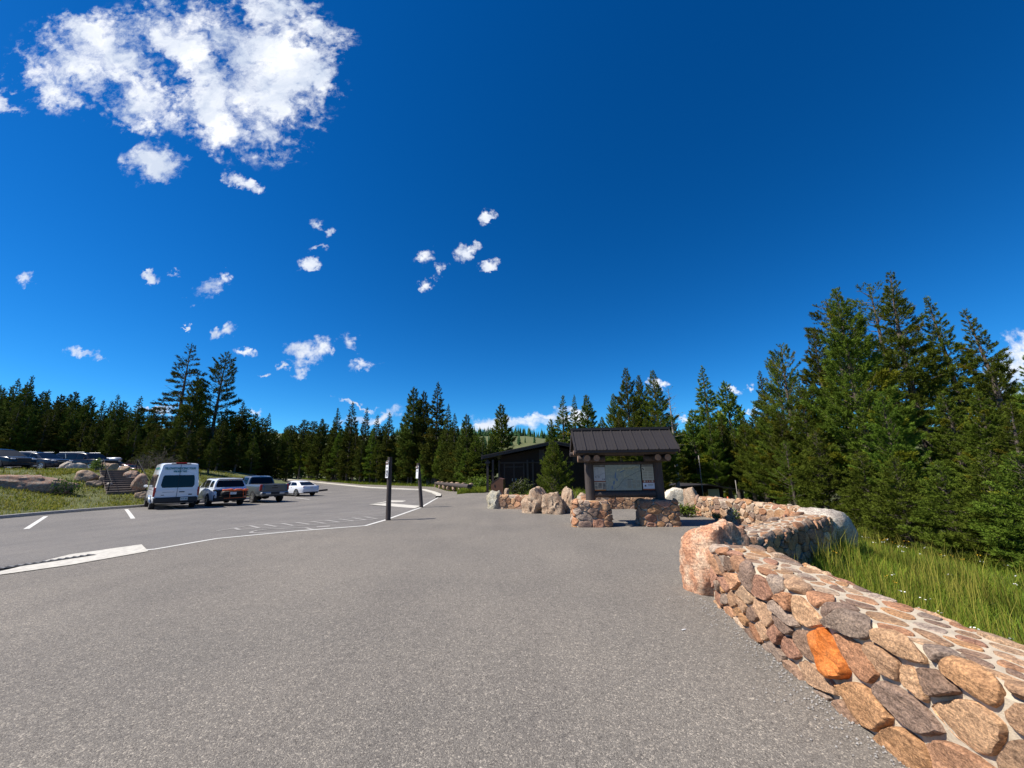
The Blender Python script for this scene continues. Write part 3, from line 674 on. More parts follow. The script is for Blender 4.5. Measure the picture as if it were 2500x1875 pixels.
# ------------------------------------------------------------------ information kiosk
def build_kiosk():
    t = thing('information_kiosk', 'roofed information kiosk with a trail map on log posts and two stone piers', 'kiosk', (3.42, 12.55, 0), R(-2.0))
    for sx in (-1, 1):
        cx = sx * 1.02; hx, hy = 0.50, 0.36; r = 0.10
        pts = []
        for (qx, qy, a0) in ((cx - hx + r, -hy + r, 180), (cx + hx - r, -hy + r, 270), (cx + hx - r, hy - r, 0), (cx - hx + r, hy - r, 90)):
            for a in (0, 30, 60, 90): pts.append((qx + r * math.cos(R(a0 + a)), qy + r * math.sin(R(a0 + a))))
        pts = pts[::-1]; pts.append(pts[0])
        # travel clockwise so that the outside of the pier is on the left
        pr = bpy.data.objects.new('stone_pier', None); COL.objects.link(pr); pr.parent = t
        sw = Sweep(pts, 0.04, 0.74, zero, batter=0.05, rc=0.05, closed=True, top=0.34, sharp=True)
        stone_wall(sw, 70 + sx, 0.068, pr, aniso=1.4, gap=0.011, nout=20, dep=(0.03, 0.07))
        lid = MB(); lid.box((cx, 0, 0.725), (0.7, 0.45, 0.05)); obj('mortar_cap', lid, MT['mortar'], pr)
    for x in (-0.99, 1.17):
        m = MB(); m.tube([(x, 0.02, 0.72), (x - 0.004, 0.02, 1.4), (x, 0.02, 2.12)], [0.15, 0.147, 0.142], 20, True); obj('post', m, MT['log'], t, 'auto')
    m = MB(); m.tube([(-1.28, 0.02, 2.24), (1.42, 0.02, 2.24)], 0.10, 18); obj('tie_beam', m, MT['log'], t, 'auto')
    for x0, x1 in ((-1.36, -0.52), (0.70, 1.50)):
        m = MB(); m.tube([(x0, -0.22, 2.02), (x1, -0.22, 2.02)], 0.105, 18); b_ = obj('tie_log', m, MT['log'], t, 'auto')
        if x0 < 0:
            e = MB(); e.lathe([(0.10, 0), (0.10, 0.006)], (x0 - .007, -0.22, 2.02), (1, 0, 0), 16); obj('cut_end', e, MT['logend'], b_)
    for x in (-1.13, -0.84, 1.02, 1.32):
        m = MB(); m.tube([(x, -0.62 if x < 0 else -.58, 2.03), (x, 0.62, 2.03)], 0.10, 16); b_ = obj('cross_log', m, MT['log'], t, 'auto')
        e = MB(); e.lathe([(0.095, 0.0), (0.095, 0.006)], (x, -0.627 if x < 0 else -.587, 2.03), (0, 1, 0), 16); obj('cut_end', e, MT['logend'], b_)
    e = MB(); e.lathe([(0.07, 0), (0.07, 0.006)], (-1.528, -0.50, 2.20), (1, 0, 0), 14); obj('cut_end', e, MT['logend'], t)
    for yy, z in ((-0.50, 2.20), (0.54, 2.20)):
        m = MB(); m.tube([(-1.52, yy, z), (1.58, yy, z)], 0.075, 14); obj('purlin', m, MT['log'], t, 'auto')
    m = MB(); m.tube([(-0.86, 0.02, 1.885), (1.04, 0.02, 1.885)], 0.06, 14); obj('rail', m, MT['log'], t, 'auto')
    m = MB(); m.tube([(-0.86, 0.02, 0.93), (1.04, 0.02, 0.93)], 0.105, 16); obj('rail', m, MT['log'], t, 'auto')
    # gable roof, standing seam
    rx0, rx1, ze, zr, yf, yb, yr = -1.50, 1.64, 2.24, 2.95, -0.74, 0.80, 0.05
    for nm, y0, s in (('roof_slope', yf, 1), ('roof_slope', yb, -1)):
        m = MB(); th = 0.035; n = Vector((0, -(zr - ze) * s, abs(yr - y0))).normalized()
        A = [Vector((rx0, y0, ze)), Vector((rx1, y0, ze)), Vector((rx1, yr, zr)), Vector((rx0, yr, zr))]
        m.prism(A, n * th)
        for k in range(11):
            x = rx0 + 0.015 + (rx1 - rx0 - 0.03) * k / 10.0
            d = (Vector((x, yr, zr)) - Vector((x, y0, ze))); rot = Matrix.Rotation(math.atan2(d.z, d.y), 3, 'X')
            m.box(Vector((x, (y0 + yr) / 2, (ze + zr) / 2)) + n * (th + 0.014), (0.022, d.length, 0.032), rot)
            if k < 10:
                for q in (0.33, 0.66):
                    m.box(Vector((x + q * (rx1 - rx0 - .03) / 10, (y0 + yr) / 2, (ze + zr) / 2)) + n * (th + 0.002), (0.030, d.length * 0.995, 0.008), rot)
        obj(nm, m, MT['roofmetal'], t)
    m = MB(); m.box((0.07, yr, zr + 0.05), (rx1 - rx0 + 0.03, 0.22, 0.025)); m.box((0.07, yr - 0.108, zr + 0.02), (rx1 - rx0 + 0.03, 0.02, 0.07)); m.box((0.07, yr + 0.108, zr + 0.02), (rx1 - rx0 + 0.03, 0.02, 0.07)); obj('ridge_cap', m, MT['roofmetal'], t)
    for x in (rx0 + 0.10, rx1 - 0.10):
        m = MB(); m.prism([(x, yf + 0.05, ze + 0.0), (x, yb - 0.05, ze + 0.0), (x, yr, zr - 0.02)], (0.03, 0, 0)); obj('gable_boarding', m, MT['trimwood'], t)
        for y0 in (yf, yb):
            d = Vector((0, yr - y0, zr - ze)); m = MB(); m.box((x + (-0.085 if x < 0 else 0.085), (y0 + yr) / 2, (ze + zr) / 2 - 0.05), (0.03, d.length + 0.04, 0.14), Matrix.Rotation(math.atan2(d.z, d.y), 3, 'X')); obj('barge_board', m, MT['trimwood'], t)
    m = MB(); m.box((0.07, yf + 0.02, ze - 0.01), (rx1 - rx0 - 0.02, 0.05, 0.09)); obj('fascia', m, MT['trimwood'], t)
    # map board
    b = MB(); b.box((0.09, 0.02, 1.425), (1.98, 0.07, 0.90)); brd = obj('map_board', b, MT['blackmetal'], t)
    def panel(nm, x0, x1, z0, z1, m, y=-0.02): 
        q = MB(); q.box(((x0 + x1) / 2, y, (z0 + z1) / 2), (x1 - x0, 0.012, z1 - z0)); return obj(nm, q, m, brd)
    # map artwork: relief-like noise in grey green, with a road and a lake drawn as raised ink
    mm = bpy.data.materials.new('map_print'); mm.use_nodes = True; nt = mm.node_tree; bs = nt.nodes['Principled BSDF']
    tc = N(nt, 'ShaderNodeTexCoord').outputs['Object']
    n1 = N(nt, 'ShaderNodeTexNoise', {'Vector': tc, 'Scale': 3.0, 'Detail': 8.0, 'Roughness': 0.7, 'Distortion': 1.0}).outputs[0]
    n2 = N(nt, 'ShaderNodeTexNoise', {'Vector': tc, 'Scale': 22.0, 'Detail': 6.0, 'Roughness': 0.7}).outputs[0]
    c = MIX(nt, RAMP(nt, n1, [(0.38, (0, 0, 0)), (0.6, (1, 1, 1))]), (0.29, 0.30, 0.215), (0.20, 0.235, 0.215))
    c = MIX(nt, RAMP(nt, n2, [(0.5, (0, 0, 0)), (0.75, (0.6, 0.6, 0.6))]), c, (0.45, 0.46, 0.36)); nt.links.new(c, bs.inputs['Base Color']); bs.inputs['Roughness'].default_value = 0.35
    pale = mat('panel_cream', (0.42, 0.39, 0.29), 0.4); grey = mat('panel_grey', (0.38, 0.39, 0.38), 0.4, var=0.1, scale=9); rust = mat('panel_rust', (0.24, 0.05, 0.02), 0.4); pic = mat('panel_picture', (0.06, 0.06, 0.05), 0.4, col2=(0.30, 0.27, 0.22), scale=16)
    wht = mat('panel_white', (0.54, 0.56, 0.60), 0.4); ink = mat('panel_ink', (0.06, 0.065, 0.07), 0.5); txt = mat('panel_text', (0.24, 0.21, 0.15), 0.5); lake = mat('panel_water', (0.10, 0.16, 0.24), 0.4); canyon = mat('panel_canyon', (0.56, 0.54, 0.34), 0.45, col2=(0.12, 0.12, 0.09), scale=14)
    panel('picture_strip', -0.86, -0.50, 1.775, 1.83, pic); panel('area_map', -0.86, -0.50, 1.34, 1.765, grey); panel('rust_band', -0.86, -0.50, 1.31, 1.336, rust); panel('photo_strip', -0.86, -0.50, 1.075, 1.306, pale); panel('orange_band', -0.86, -0.50, 1.045, 1.072, mat('panel_orange', (0.5, 0.17, 0.02), 0.4))
    panel('trail_map', -0.49, 0.62, 1.045, 1.83, mm)
    panel('picture_strip', 0.66, 1.02, 1.775, 1.83, pic); panel('notice', 0.66, 1.02, 1.345, 1.765, pale); panel('rust_band', 0.66, 1.02, 1.27, 1.34, rust); panel('agency_notice', 0.66, 1.02, 1.085, 1.265, wht); panel('rust_band', 0.66, 1.02, 1.045, 1.08, rust)
    y = -0.0275
    for pts, w in (([(-0.25, 1.08), (-0.10, 1.16), (0.02, 1.32), (0.10, 1.40), (0.30, 1.50), (0.50, 1.60), (0.62, 1.64)], 0.007), ([(-0.72, 1.72), (-0.72, 1.52), (-0.78, 1.42)], 0.004), ([(-0.84, 1.70), (-0.7, 1.73)], 0.004), ([(-0.8, 1.5), (-0.66, 1.52), (-0.55, 1.58), (-0.51, 1.57)], 0.005)):
        q = MB(); q.tube([(px, y, pz) for px, pz in pts], w * .6, 6); obj('road_line', q, ink, brd)
    for (x, z, w, h, a) in ((-0.18, 1.50, 0.05, 0.22, 8), (-0.14, 1.37, 0.05, 0.10, -10), (-0.24, 1.28, 0.06, 0.14, 12), (-0.30, 1.14, 0.05, 0.12, 5), (0.05, 1.63, 0.20, 0.035, -25)):
        q = MB(); q.lathe([(1, 0), (1, 0.003)], (0, 0, 0), (0, 1, 0), 14)
        for i in range(len(q.v)):
            vx, vy, vz = q.v[i]; rr = Matrix.Rotation(R(a), 3, 'Y') @ Vector((vx * w / 2, vy, vz * h / 2)); q.v[i] = (x + rr.x, y + rr.y, z + rr.z)
        obj('lake_shape', q, lake, brd)
    rr = random.Random(4); q = MB(); up = []; lo = []
    for k in range(12):
        f = k / 11; x = -0.12 + 0.70 * f; z = 1.66 + 0.11 * f; up.append((x, y, z + rr.uniform(.015, .05))); lo.append((x, y, z - rr.uniform(.015, .05)))
    q.prism(up + lo[::-1], (0, 0.003, 0)); obj('canyon_shape', q, canyon, brd)
    for x0, x1, z0, z1 in ((0.19, 0.31, 1.11, 1.34), (0.34, 0.45, 1.26, 1.34), (0.34, 0.45, 1.10, 1.23), (0.48, 0.59, 1.25, 1.34), (0.48, 0.59, 1.13, 1.22), (0.76, 1.0, 1.62, 1.74), (0.69, 0.83, 1.55, 1.60), (0.86, 1.0, 1.55, 1.60), (0.69, 0.83, 1.47, 1.52), (0.86, 1.0, 1.47, 1.52), (0.69, 0.83, 1.39, 1.44), (0.86, 1.0, 1.39, 1.44), (0.82, 0.99, 1.17, 1.22)):
        q = MB(); z = z1; q.box((x0 + .002, y, (z0 + z1) / 2), (.003, .001, z1 - z0))
        while z > z0: q.box(((x0 + x1) / 2 - rr.uniform(0, 0.012), y, z), (x1 - x0 - rr.uniform(0, 0.03), 0.002, 0.006)); z -= 0.0135
        obj('text_block', q, txt, brd)
    for x in (0.19, 0.235, 0.285, 0.33): q = MB(); q.box((x + 0.02, y, 1.375), (0.036, 0.002, 0.017)); obj('heading_word', q, ink, brd)
    for x, z in ((-0.8, 1.46), (-0.70, 1.46), (-0.58, 1.39), (-0.53, 1.39)): q = MB(); q.box((x, y, z), (0.03, 0.002, 0.035)); obj('map_symbol', q, ink, brd)
    q = MB(); q.lathe([(0.028, 0), (0.028, 0.003)], (0.735, y, 1.175), (0, 1, 0), 18); obj('agency_seal', q, ink, brd)
    q = MB(); q.box((0.70, y, 1.69), (0.035, 0.002, 0.075), Matrix.Rotation(R(-35), 3, 'Y')); obj('notice_symbol', q, ink, brd)
    for x, r_ in ((0.72, 0.030), (0.80, 0.018), (0.88, 0.018), (0.96, 0.030)): q = MB(); q.lathe([(r_, 0), (r_, 0.004)], (x, y - 0.002, 1.312), (0, 1, 0), 16); obj('round_symbol', q, pale, brd)
    for x, z, w, h in ((-0.80, 1.245, 0.08, 0.085), (-0.80, 1.14, 0.08, 0.09), (-0.68, 1.19, 0.12, 0.17), (-0.555, 1.21, 0.09, 0.15), (-0.555, 1.11, 0.09, 0.05)): q = MB(); q.box((x, y, z), (w, 0.003, h)); obj('photograph', q, pic, brd)
build_kiosk()
# ------------------------------------------------------------------ vehicles (x forward, y left, origin on the ground at mid length)
def lerp(a, b, t): return a + (b - a) * t
def interp(x, xs, ys): return float(np.interp(x, xs, ys))
def loft(mb, secs):
    n = len(secs[0]); vs = [p for s_ in secs for p in s_]
    fs = [(i * n + k, i * n + k + 1, (i + 1) * n + k + 1, (i + 1) * n + k) for i in range(len(secs) - 1) for k in range(n - 1)]
    fs += [(i * n + n - 1, i * n, (i + 1) * n, (i + 1) * n + n - 1) for i in range(len(secs) - 1)]
    fs += [tuple(range(n)), tuple(range((len(secs) - 1) * n, len(secs) * n))]
    mb.add(vs, fs)
class Car:
    def __init__(s, name, label, cat, spec, paint, pos, az, group=None):
        s.sp = spec; s.paint = MT[paint]; yaw = math.pi / 2 - R(az)
        s.t = thing(name, label, cat, (pos[0], pos[1], H(pos[0], pos[1]) + 0.012), yaw, group)
        b = MB(); low = spec['low']; secs = []
        for x, zb, zt, hw in low:
            hgt = zt - zb
            half = [(hw * .84, zb), (hw * .965, zb + .07), (hw, zb + .30 * hgt), (hw * 1.0, zb + .55 * hgt), (hw * .985, zb + .78 * hgt), (hw * .955, zt - .045), (hw * .90, zt), (hw * .45, zt + .022)]
            secs.append([(x, y, z) for y, z in half] + [(x, -y, z) for y, z in half[::-1]])
        loft(b, secs); s.body = obj('body', b, s.paint, s.t, 'auto')
        s.cab = spec['cab']; c = MB(); secs = []
        for xb, xt, zb, zt, hb, ht in s.cab:
            half = [(hb, zb, xb), (lerp(hb, ht, .5) + .012, lerp(zb, zt, .5), lerp(xb, xt, .5)), (ht, zt - .075, lerp(xb, xt, .95)), (ht - .05, zt - .022, xt), (ht - .15, zt, xt), (ht * .4, zt + .018, xt)]
            secs.append([(x, y, z) for y, z, x in half] + [(x, -y, z) for y, z, x in half[::-1]])
        loft(c, secs); obj('roof', c, MT[spec['roof']] if 'roof' in spec else s.paint, s.t, 'auto')
        s.hw = max(l[3] for l in low)
        for wx in spec['wheels']:
            for sg in (1, -1): s.wheel(wx, sg)
    def wheel(s, wx, sg):
        r = s.sp['wr']; hw = interp(wx, [l[0] for l in s.sp['low']], [l[3] for l in s.sp['low']])
        a = MB(); a.prism([(wx + (r * 1.16) * math.cos(t), sg * (hw - 0.10), max(s.sp['low'][1][1] - .03, r + (r * 1.16) * math.sin(t))) for t in np.linspace(0, 2 * math.pi, 24, endpoint=False)], (0, sg * 0.112, 0)); obj('wheel_arch', a, MT['plastic'], s.t)
        w = MB(); o = (wx, sg * (hw - 0.235), r)
        w.lathe([(r * .60, 0), (r * .93, 0), (r, .035), (r, .215), (r * .94, .252), (r * .70, .258), (r * .66, .23)], o, (0, sg, 0), 26); wo = obj('wheel', w, MT['tyre'], s.t, 'auto')
        m = MB(); o2 = (wx, sg * (hw - 0.018), r)
        m.lathe([(r * .67, 0), (r * .67, .03), (r * .60, .034), (r * .60, .006)], o2, (0, sg, 0), 26)
        for k in range(s.sp.get('spokes', 6)):
            th = 2 * math.pi * k / s.sp.get('spokes', 6) + .3
            m.box((wx + r * .33 * math.cos(th), sg * (hw + 0.0), r + r * .33 * math.sin(th)), (r * .62, .03, r * .17), Matrix.Rotation(-th, 3, 'Y'))
        m.lathe([(r * .16, 0), (r * .14, .03)], (wx, sg * (hw - .01), r), (0, sg, 0), 12)
        obj('rim', m, MT[s.sp.get('rimmat', 'rim')], wo)
    def side(s, k, t):
        """point of the cabin side at station parameter k and height t"""
        i = min(len(s.cab) - 2, int(k)); f = k - i; c = [lerp(a, b, f) for a, b in zip(s.cab[i], s.cab[i + 1])]
        xb, xt, zb, zt, hb, ht = c; L = [(hb, zb, xb), ((hb + ht) / 2 + .012, (zb + zt) / 2, (xb + xt) / 2), (ht, zt - .075, lerp(xb, xt, .95))]
        t *= 2; j = min(1, int(t)); g = t - j; y, z, x = [lerp(a, b, g) for a, b in zip(L[j], L[j + 1])]
        return x, y + .013, z
    def side_windows(s, wins, t0=.08, t1=.9):
        kb = lambda x, q: interp(x, [c[q] for c in s.cab], range(len(s.cab)))
        for xb0, xb1, xt0, xt1 in wins:
            k00, k01, k10, k11 = kb(xb0, 0), kb(xb1, 0), kb(xt0, 1), kb(xt1, 1)
            for sg in (1, -1):
                m = MB(); vs = []
                for j in range(5):
                    t = lerp(t0, t1, j / 4)
                    for i in range(9):
                        x, y, z = s.side(lerp(lerp(k00, k10, j / 4), lerp(k01, k11, j / 4), i / 8), t); vs.append((x, sg * y, z))
                m.add(vs, [(j * 9 + i, j * 9 + i + 1, j * 9 + i + 10, j * 9 + i + 9) for j in range(4) for i in range(8)]); obj('side_window', m, MT['glass'], s.t, True)
    def cap(s, idx, y, t, off):
        xb, xt, zb, zt, hb, ht = s.cab[idx]; n = Vector(((-1 if idx == 0 else 1) * (zt - zb), 0, (1 if idx == 0 else -1) * (xt - xb))).normalized()
        n = Vector((n.x, 0, abs(n.z) if abs(xt - xb) > .2 else n.z))
        return Vector((lerp(xb, xt, t), y * lerp(hb, ht - .02, t), lerp(zb, zt, t))) + n * off
    def glass_cap(s, nm, idx, y0, y1, t0, t1, cut=.12, m='glass'):
        q = MB(); P = [(y0 + cut, t0), (y1 - cut, t0), (y1, t0 + cut), (y1, t1 - .06), (y1 - .05, t1), (y0 + .05, t1), (y0, t1 - .06), (y0, t0 + cut)]
        q.add([s.cap(idx, y, t, .012) for y, t in P], [tuple(range(8))]); return obj(nm, q, MT[m], s.t)
    def part(s, nm, c, d, m, rot=None, bev=.02, parent=None, mirror=False):
        for sg in ((1, -1) if mirror else (1,)):
            q = MB(); q.box((c[0], c[1] * sg, c[2]), d, rot, bev); o = obj(nm, q, MT[m], parent or s.t)
        return o
    def mirrors(s, x, z):
        for sg in (1, -1):
            q = MB(); q.box((x, sg * (s.hw + .11), z), (.12, .20, .16), None, .04); obj('wing_mirror', q, MT['plastic'] if s.sp.get('dkmirror') else s.paint, s.t)
def text_part(txt, size, m, parent, mtx, ext=0.002, wide=1.0):
    cu = bpy.data.curves.new('lettering', 'FONT'); cu.body = txt; cu.size = size; cu.extrude = ext; cu.align_x = 'CENTER'; cu.align_y = 'CENTER'; cu.offset = size * 0.03
    o = bpy.data.objects.new('tmp', cu); COL.objects.link(o); me = bpy.data.meshes.new_from_object(o.evaluated_get(bpy.context.evaluated_depsgraph_get()))
    bpy.data.objects.remove(o); me.transform(Matrix.Scale(wide, 4, (1, 0, 0))); me.name = 'lettering'; me.materials.clear(); q = link('lettering', me, m, parent); q.matrix_local = mtx; return q
def facing(pos, nrm):
    """frame with local z along nrm, local y up, for lettering"""
    n = Vector(nrm).normalized(); up = Vector((0, 0, 1)); x = up.cross(n).normalized(); y = n.cross(x)
    return Matrix.Translation(Vector(pos)) @ Matrix((x, y, n)).transposed().to_4x4()
AZ = -45.5
VAN = dict(low=[(-2.97, .40, 1.12, .95), (-2.90, .36, 1.16, 1.0), (-2.0, .34, 1.16, 1.035), (1.5, .34, 1.16, 1.035), (2.3, .34, 1.14, 1.0), (2.82, .38, 1.0, .92), (2.97, .45, .82, .78)],
    cab=[(-2.955, -2.84, 1.10, 2.60, .965, .80), (-2.86, -2.72, 1.12, 2.65, 1.0, .82), (-1.2, -1.2, 1.12, 2.68, 1.02, .84), (1.2, .8, 1.12, 2.66, 1.02, .84), (2.35, 1.25, 1.12, 2.52, .97, .76)], wheels=(-1.85, 1.85), wr=.36, spokes=5)
SUV = dict(low=[(-2.58, .45, 1.0, .88), (-2.50, .36, 1.14, .95), (-1.6, .28, 1.16, .995), (1.4, .28, 1.12, .995), (2.1, .30, 1.06, .96), (2.5, .34, .95, .88), (2.6, .42, .8, .76)],
    cab=[(-2.46, -2.16, 1.12, 1.70, .90, .74), (-2.3, -1.95, 1.14, 1.74, .92, .76), (-.5, -.6, 1.13, 1.79, .93, .78), (.5, .1, 1.12, 1.77, .93, .77), (1.35, .55, 1.10, 1.70, .90, .72)], wheels=(-1.55, 1.52), wr=.39)
CROSS = dict(SUV, low=[(-2.3, .45, .95, .84), (-2.22, .34, 1.06, .90), (-1.4, .26, 1.08, .94), (1.2, .26, 1.04, .94), (1.9, .28, .98, .90), (2.22, .33, .86, .82), (2.3, .42, .74, .70)],
    cab=[(-2.18, -1.75, 1.04, 1.56, .85, .68), (-2.0, -1.5, 1.06, 1.61, .87, .71), (-.5, -.5, 1.05, 1.66, .88, .73), (.4, 0, 1.04, 1.63, .88, .72), (1.25, .4, 1.02, 1.56, .85, .67)], wheels=(-1.4, 1.42), wr=.36)
BIG = dict(low=[(-2.85, .45, 1.1, .92), (-2.78, .36, 1.22, .99), (-1.8, .30, 1.24, 1.03), (1.5, .30, 1.22, 1.03), (2.4, .32, 1.18, 1.0), (2.75, .36, 1.08, .96), (2.85, .45, .95, .88)],
    cab=[(-2.76, -2.58, 1.20, 1.82, .94, .80), (-2.6, -2.4, 1.22, 1.87, .97, .82), (-.5, -.5, 1.21, 1.92, .98, .84), (.6, .25, 1.20, 1.90, .98, .84), (1.45, .75, 1.19, 1.82, .95, .78)], wheels=(-1.62, 1.68), wr=.41)
PICK = dict(low=[(-2.95, .55, 1.30, .95), (-2.90, .50, 1.35, .99), (-2.0, .46, 1.36, 1.02), (-.45, .46, 1.36, 1.02), (1.6, .42, 1.26, 1.02), (2.5, .44, 1.22, 1.0), (2.85, .48, 1.12, .95), (2.95, .55, .98, .86)],
    cab=[(-.62, -.42, 1.33, 1.90, .94, .78), (-.3, -.15, 1.33, 1.96, .95, .80), (.5, .5, 1.31, 1.99, .95, .82), (1.1, .8, 1.28, 1.96, .95, .80), (1.75, 1.05, 1.25, 1.88, .92, .75)], wheels=(-1.75, 1.9), wr=.42, spokes=6, dkmirror=True)
SEDAN = dict(low=[(-2.45, .42, .92, .78), (-2.36, .30, 1.0, .86), (-1.5, .24, 1.02, .915), (1.2, .22, .96, .915), (1.9, .24, .88, .88), (2.3, .28, .76, .80), (2.45, .36, .62, .64)],
    cab=[(-1.95, -1.15, .98, 1.38, .82, .62), (-1.5, -.8, .99, 1.42, .85, .66), (-.3, -.3, .98, 1.46, .86, .69), (.5, .1, .96, 1.44, .86, .68), (1.25, .40, .93, 1.38, .82, .62)], wheels=(-1.42, 1.42), wr=.335, spokes=5)

def park(u, v, az, L, W):
    p = G(u, v); hd = Vector((math.sin(R(az)), math.cos(R(az)))); rt = Vector((hd.y, -hd.x))
    return p.to_2d() + rt * W / 2 + hd * L / 2
def build_lower_cars():
    # --- tour van
    a = Vector((-19.65, 21.44)); b = Vector((-17.42, 22.05)); hd = Vector((math.sin(R(AZ)), math.cos(R(AZ))))
    rc = Vector((-18.5, 21.55)); v = Car('tour_van', 'tall white passenger van with teal lettering on its rear doors', 'van', VAN, 'white', park(366, 1246, -46, 5.9, 2.06), -46)
    v.glass_cap('rear_window', 0, -.82, .82, .10, .57, .10)
    v.part('door_seam', (-2.925, 0, 1.62), (.03, .014, 1.9), 'plastic', Matrix.Rotation(R(4.4), 3, 'Y'), 0)
    v.part('door_handle', (-2.985, -.22, 1.0), (.05, .26, .05), 'plastic'); v.part('door_groove', (-2.962, .38, 1.0), (.03, .55, .02), 'plastic')
    v.part('rear_bumper', (-2.99, 0, .55), (.16, 1.98, .32), 'plastic', None, .05); v.part('bumper_corner', (-2.93, .97, .68), (.22, .10, .12), 'silver', None, .03, mirror=True)
    p = v.part('license_plate', (-3.077, -.36, .60), (.012, .34, .17), 'plate', None, 0)
    text_part('413 85', .11, MT['teal'], p, facing((-3.086, -.36, .60), (-1, 0, 0)))
    v.part('tail_light', (-2.90, .985, 1.02), (.14, .12, .52), 'redlight', None, .03, mirror=True)
    v.part('roof_brake_light', (-2.84, 0, 2.665), (.12, .52, .05), 'redlight', None, .02); v.part('brake_light_housing', (-2.85, 0, 2.618), (.10, .92, .05), 'plastic', None, .02)
    v.part('door_hinge', (-2.96, .965, 1.95), (.04, .06, .10), 'plastic', None, .01, mirror=True)
    nrm = (-1, 0, .08)
    text_part('YELLOWSTONE SCENIC TOURS', .165, MT['teal'], v.t, facing((-2.890, 0, 2.34), nrm), wide=.60)
    text_part('406.404 9433', .155, MT['teal'], v.t, facing((-2.902, .0, 2.17), nrm), wide=.72)
    v.part('maker_emblem', (-2.972, -.62, .84), (.02, .17, .06), 'plastic', None, .02); v.part('model_badge', (-2.972, .62, .84), (.02, .14, .03), 'plastic')
    v.side_windows([(-2.72, -1.35, -2.6, -1.3), (-1.25, .1, -1.2, .05), (.2, 1.25, .15, .8)], .10, .58)
    text_part('YELLOWSTONE SCENIC TOURS', .17, MT['teal'], v.t, facing((-1.2, .905, 2.36), (0, 1, .12)), wide=1.0)
    v.part('side_cladding', (0, 1.035, .5), (4.6, .03, .16), 'plastic', None, .01, mirror=True)
    v.glass_cap('windshield', 4, -.9, .9, .06, .9); v.mirrors(1.6, 1.3); v.part('headlight', (2.78, .8, .95), (.3, .2, .3), 'lamp', None, .05, mirror=True)
    for sg in (1, -1):
        q = MB(); q.tube([(-2.3, sg * 1.03, .38), (-2.1, sg * 1.09, .62), (-1.7, sg * 1.10, .80), (-1.4, sg * 1.06, .62), (-1.3, sg * 1.03, .4)], .06, 8); obj('wheel_flare', q, MT['silver'], v.t, True)
    # --- white suv with a cargo carrier
    rc = Vector((-18.05, 24.75)); v = Car('suv', 'white suv with black tailgate trim parked beside the tour van', 'suv', SUV, 'bluewhite', park(513, 1237, -50, 5.1, 1.95), -50)
    v.glass_cap('rear_window', 0, -.93, .93, .16, .88, .10); v.part('tailgate_trim', (-2.585, 0, 1.0), (.05, 1.62, .12), 'plastic'); v.part('roof_spoiler', (-2.17, 0, 1.735), (.30, 1.36, .05), 'bluewhite', None, .02)
    v.part('rear_bumper', (-2.60, 0, .55), (.16, 1.80, .42), 'plastic', None, .05); v.part('tail_light', (-2.50, .84, 1.03), (.18, .22, .10), 'plastic', None, .03, mirror=True); v.part('reflector', (-2.66, .80, .66), (.06, .12, .22), 'lamp', None, .02, mirror=True)
    v.part('tailgate', (-2.60, 0, .84), (.06, 1.5, .22), 'plastic', None, .02)
    v.side_windows([(-1.25, -.15, -1.2, -.18), (-.05, 1.05, -.08, .45)], .08, .92); v.side_windows([(-2.2, -1.45, -1.95, -1.42)], .15, .9)
    v.part('roof_rail', (-.7, .72, 1.80), (2.2, .04, .04), 'plastic', None, .01, mirror=True); v.mirrors(.95, 1.2); v.glass_cap('windshield', 4, -.9, .9, .06, .9); v.part('headlight', (2.45, .72, .85), (.2, .3, .12), 'lamp', None, .03, mirror=True); v.part('door_handle', (-.6, .995, .98), (.18, .03, .04), 'bluewhite', None, .01, mirror=True)
    hd = Vector((math.sin(R(-50)), math.cos(R(-50)))); rr = v.t.location.to_2d() - hd * 2.98; t = thing('cargo_carrier', 'black cargo bag tied with orange straps on a carrier behind the white suv', 'cargo carrier', (rr.x, rr.y, H(rr.x, rr.y) + .01), math.pi / 2 - R(-50))
    q = MB(); q.box((0, -.12, .62), (.50, 1.5, .04)); q.tube([(.0, -.1, .6), (.6, -.1, .55)], .035, 8)
    for z in (.72, .84): q.tube([(-.26, .63, z), (-.26, -.87, z)], .013, 6)
    obj('carrier_rack', q, MT['blackmetal'], t)
    q = MB(); q.box((0.02, -.12, .80), (.44, 1.42, .36), None, .09); obj('cargo_bag', q, MT['plastic'], t, True)
    q = MB(); rr_ = random.Random(5); pts = [(-.23, .60 - .1 * k, .99 + rr_.uniform(-.035, .03)) for k in range(15)]; q.tube(pts, [rr_.uniform(.05, .085) for _ in pts], 7)
    obj('strap_roll', q, MT['strap'], t, True)
    for y in (.22, -.52, -.66):
        q = MB(); q.tube([(-.25, y, .98), (-.275, y - .02, .8), (-.275, y - .04, .5)], .014, 5); obj('strap', q, MT['strap'], t)
    q = MB(); q.tube([(-.275, .5, .50), (-.28, -.75, .51)], .014, 5); obj('strap', q, MT['strap'], t)
    q = MB(); q.box((-.285, .02, .80), (.012, .34, .15)); obj('license_plate', q, MT['plate'], t)
    # --- pickup
    rc = Vector((-16.75, 27.1)); v = Car('pickup_truck', 'grey crew cab pickup truck with chrome rear bumper', 'pickup', PICK, 'steel', park(630, 1229, -54, 5.9, 2.04), -54)
    v.glass_cap('rear_window', 0, -.9, .9, .10, .88, .08); v.part('tailgate', (-2.96, 0, 1.06), (.05, 1.50, .54), 'steel', None, .015); v.part('tailgate_handle', (-2.985, 0, 1.27), (.02, .26, .07), 'plastic', None, .01)
    v.part('tailgate_lettering_bar', (-2.99, .02, 1.10), (.012, .42, .06), 'trimwood', None, 0); v.part('tailgate_crease', (-2.987, 0, .90), (.012, 1.2, .02), 'plastic', None, 0)
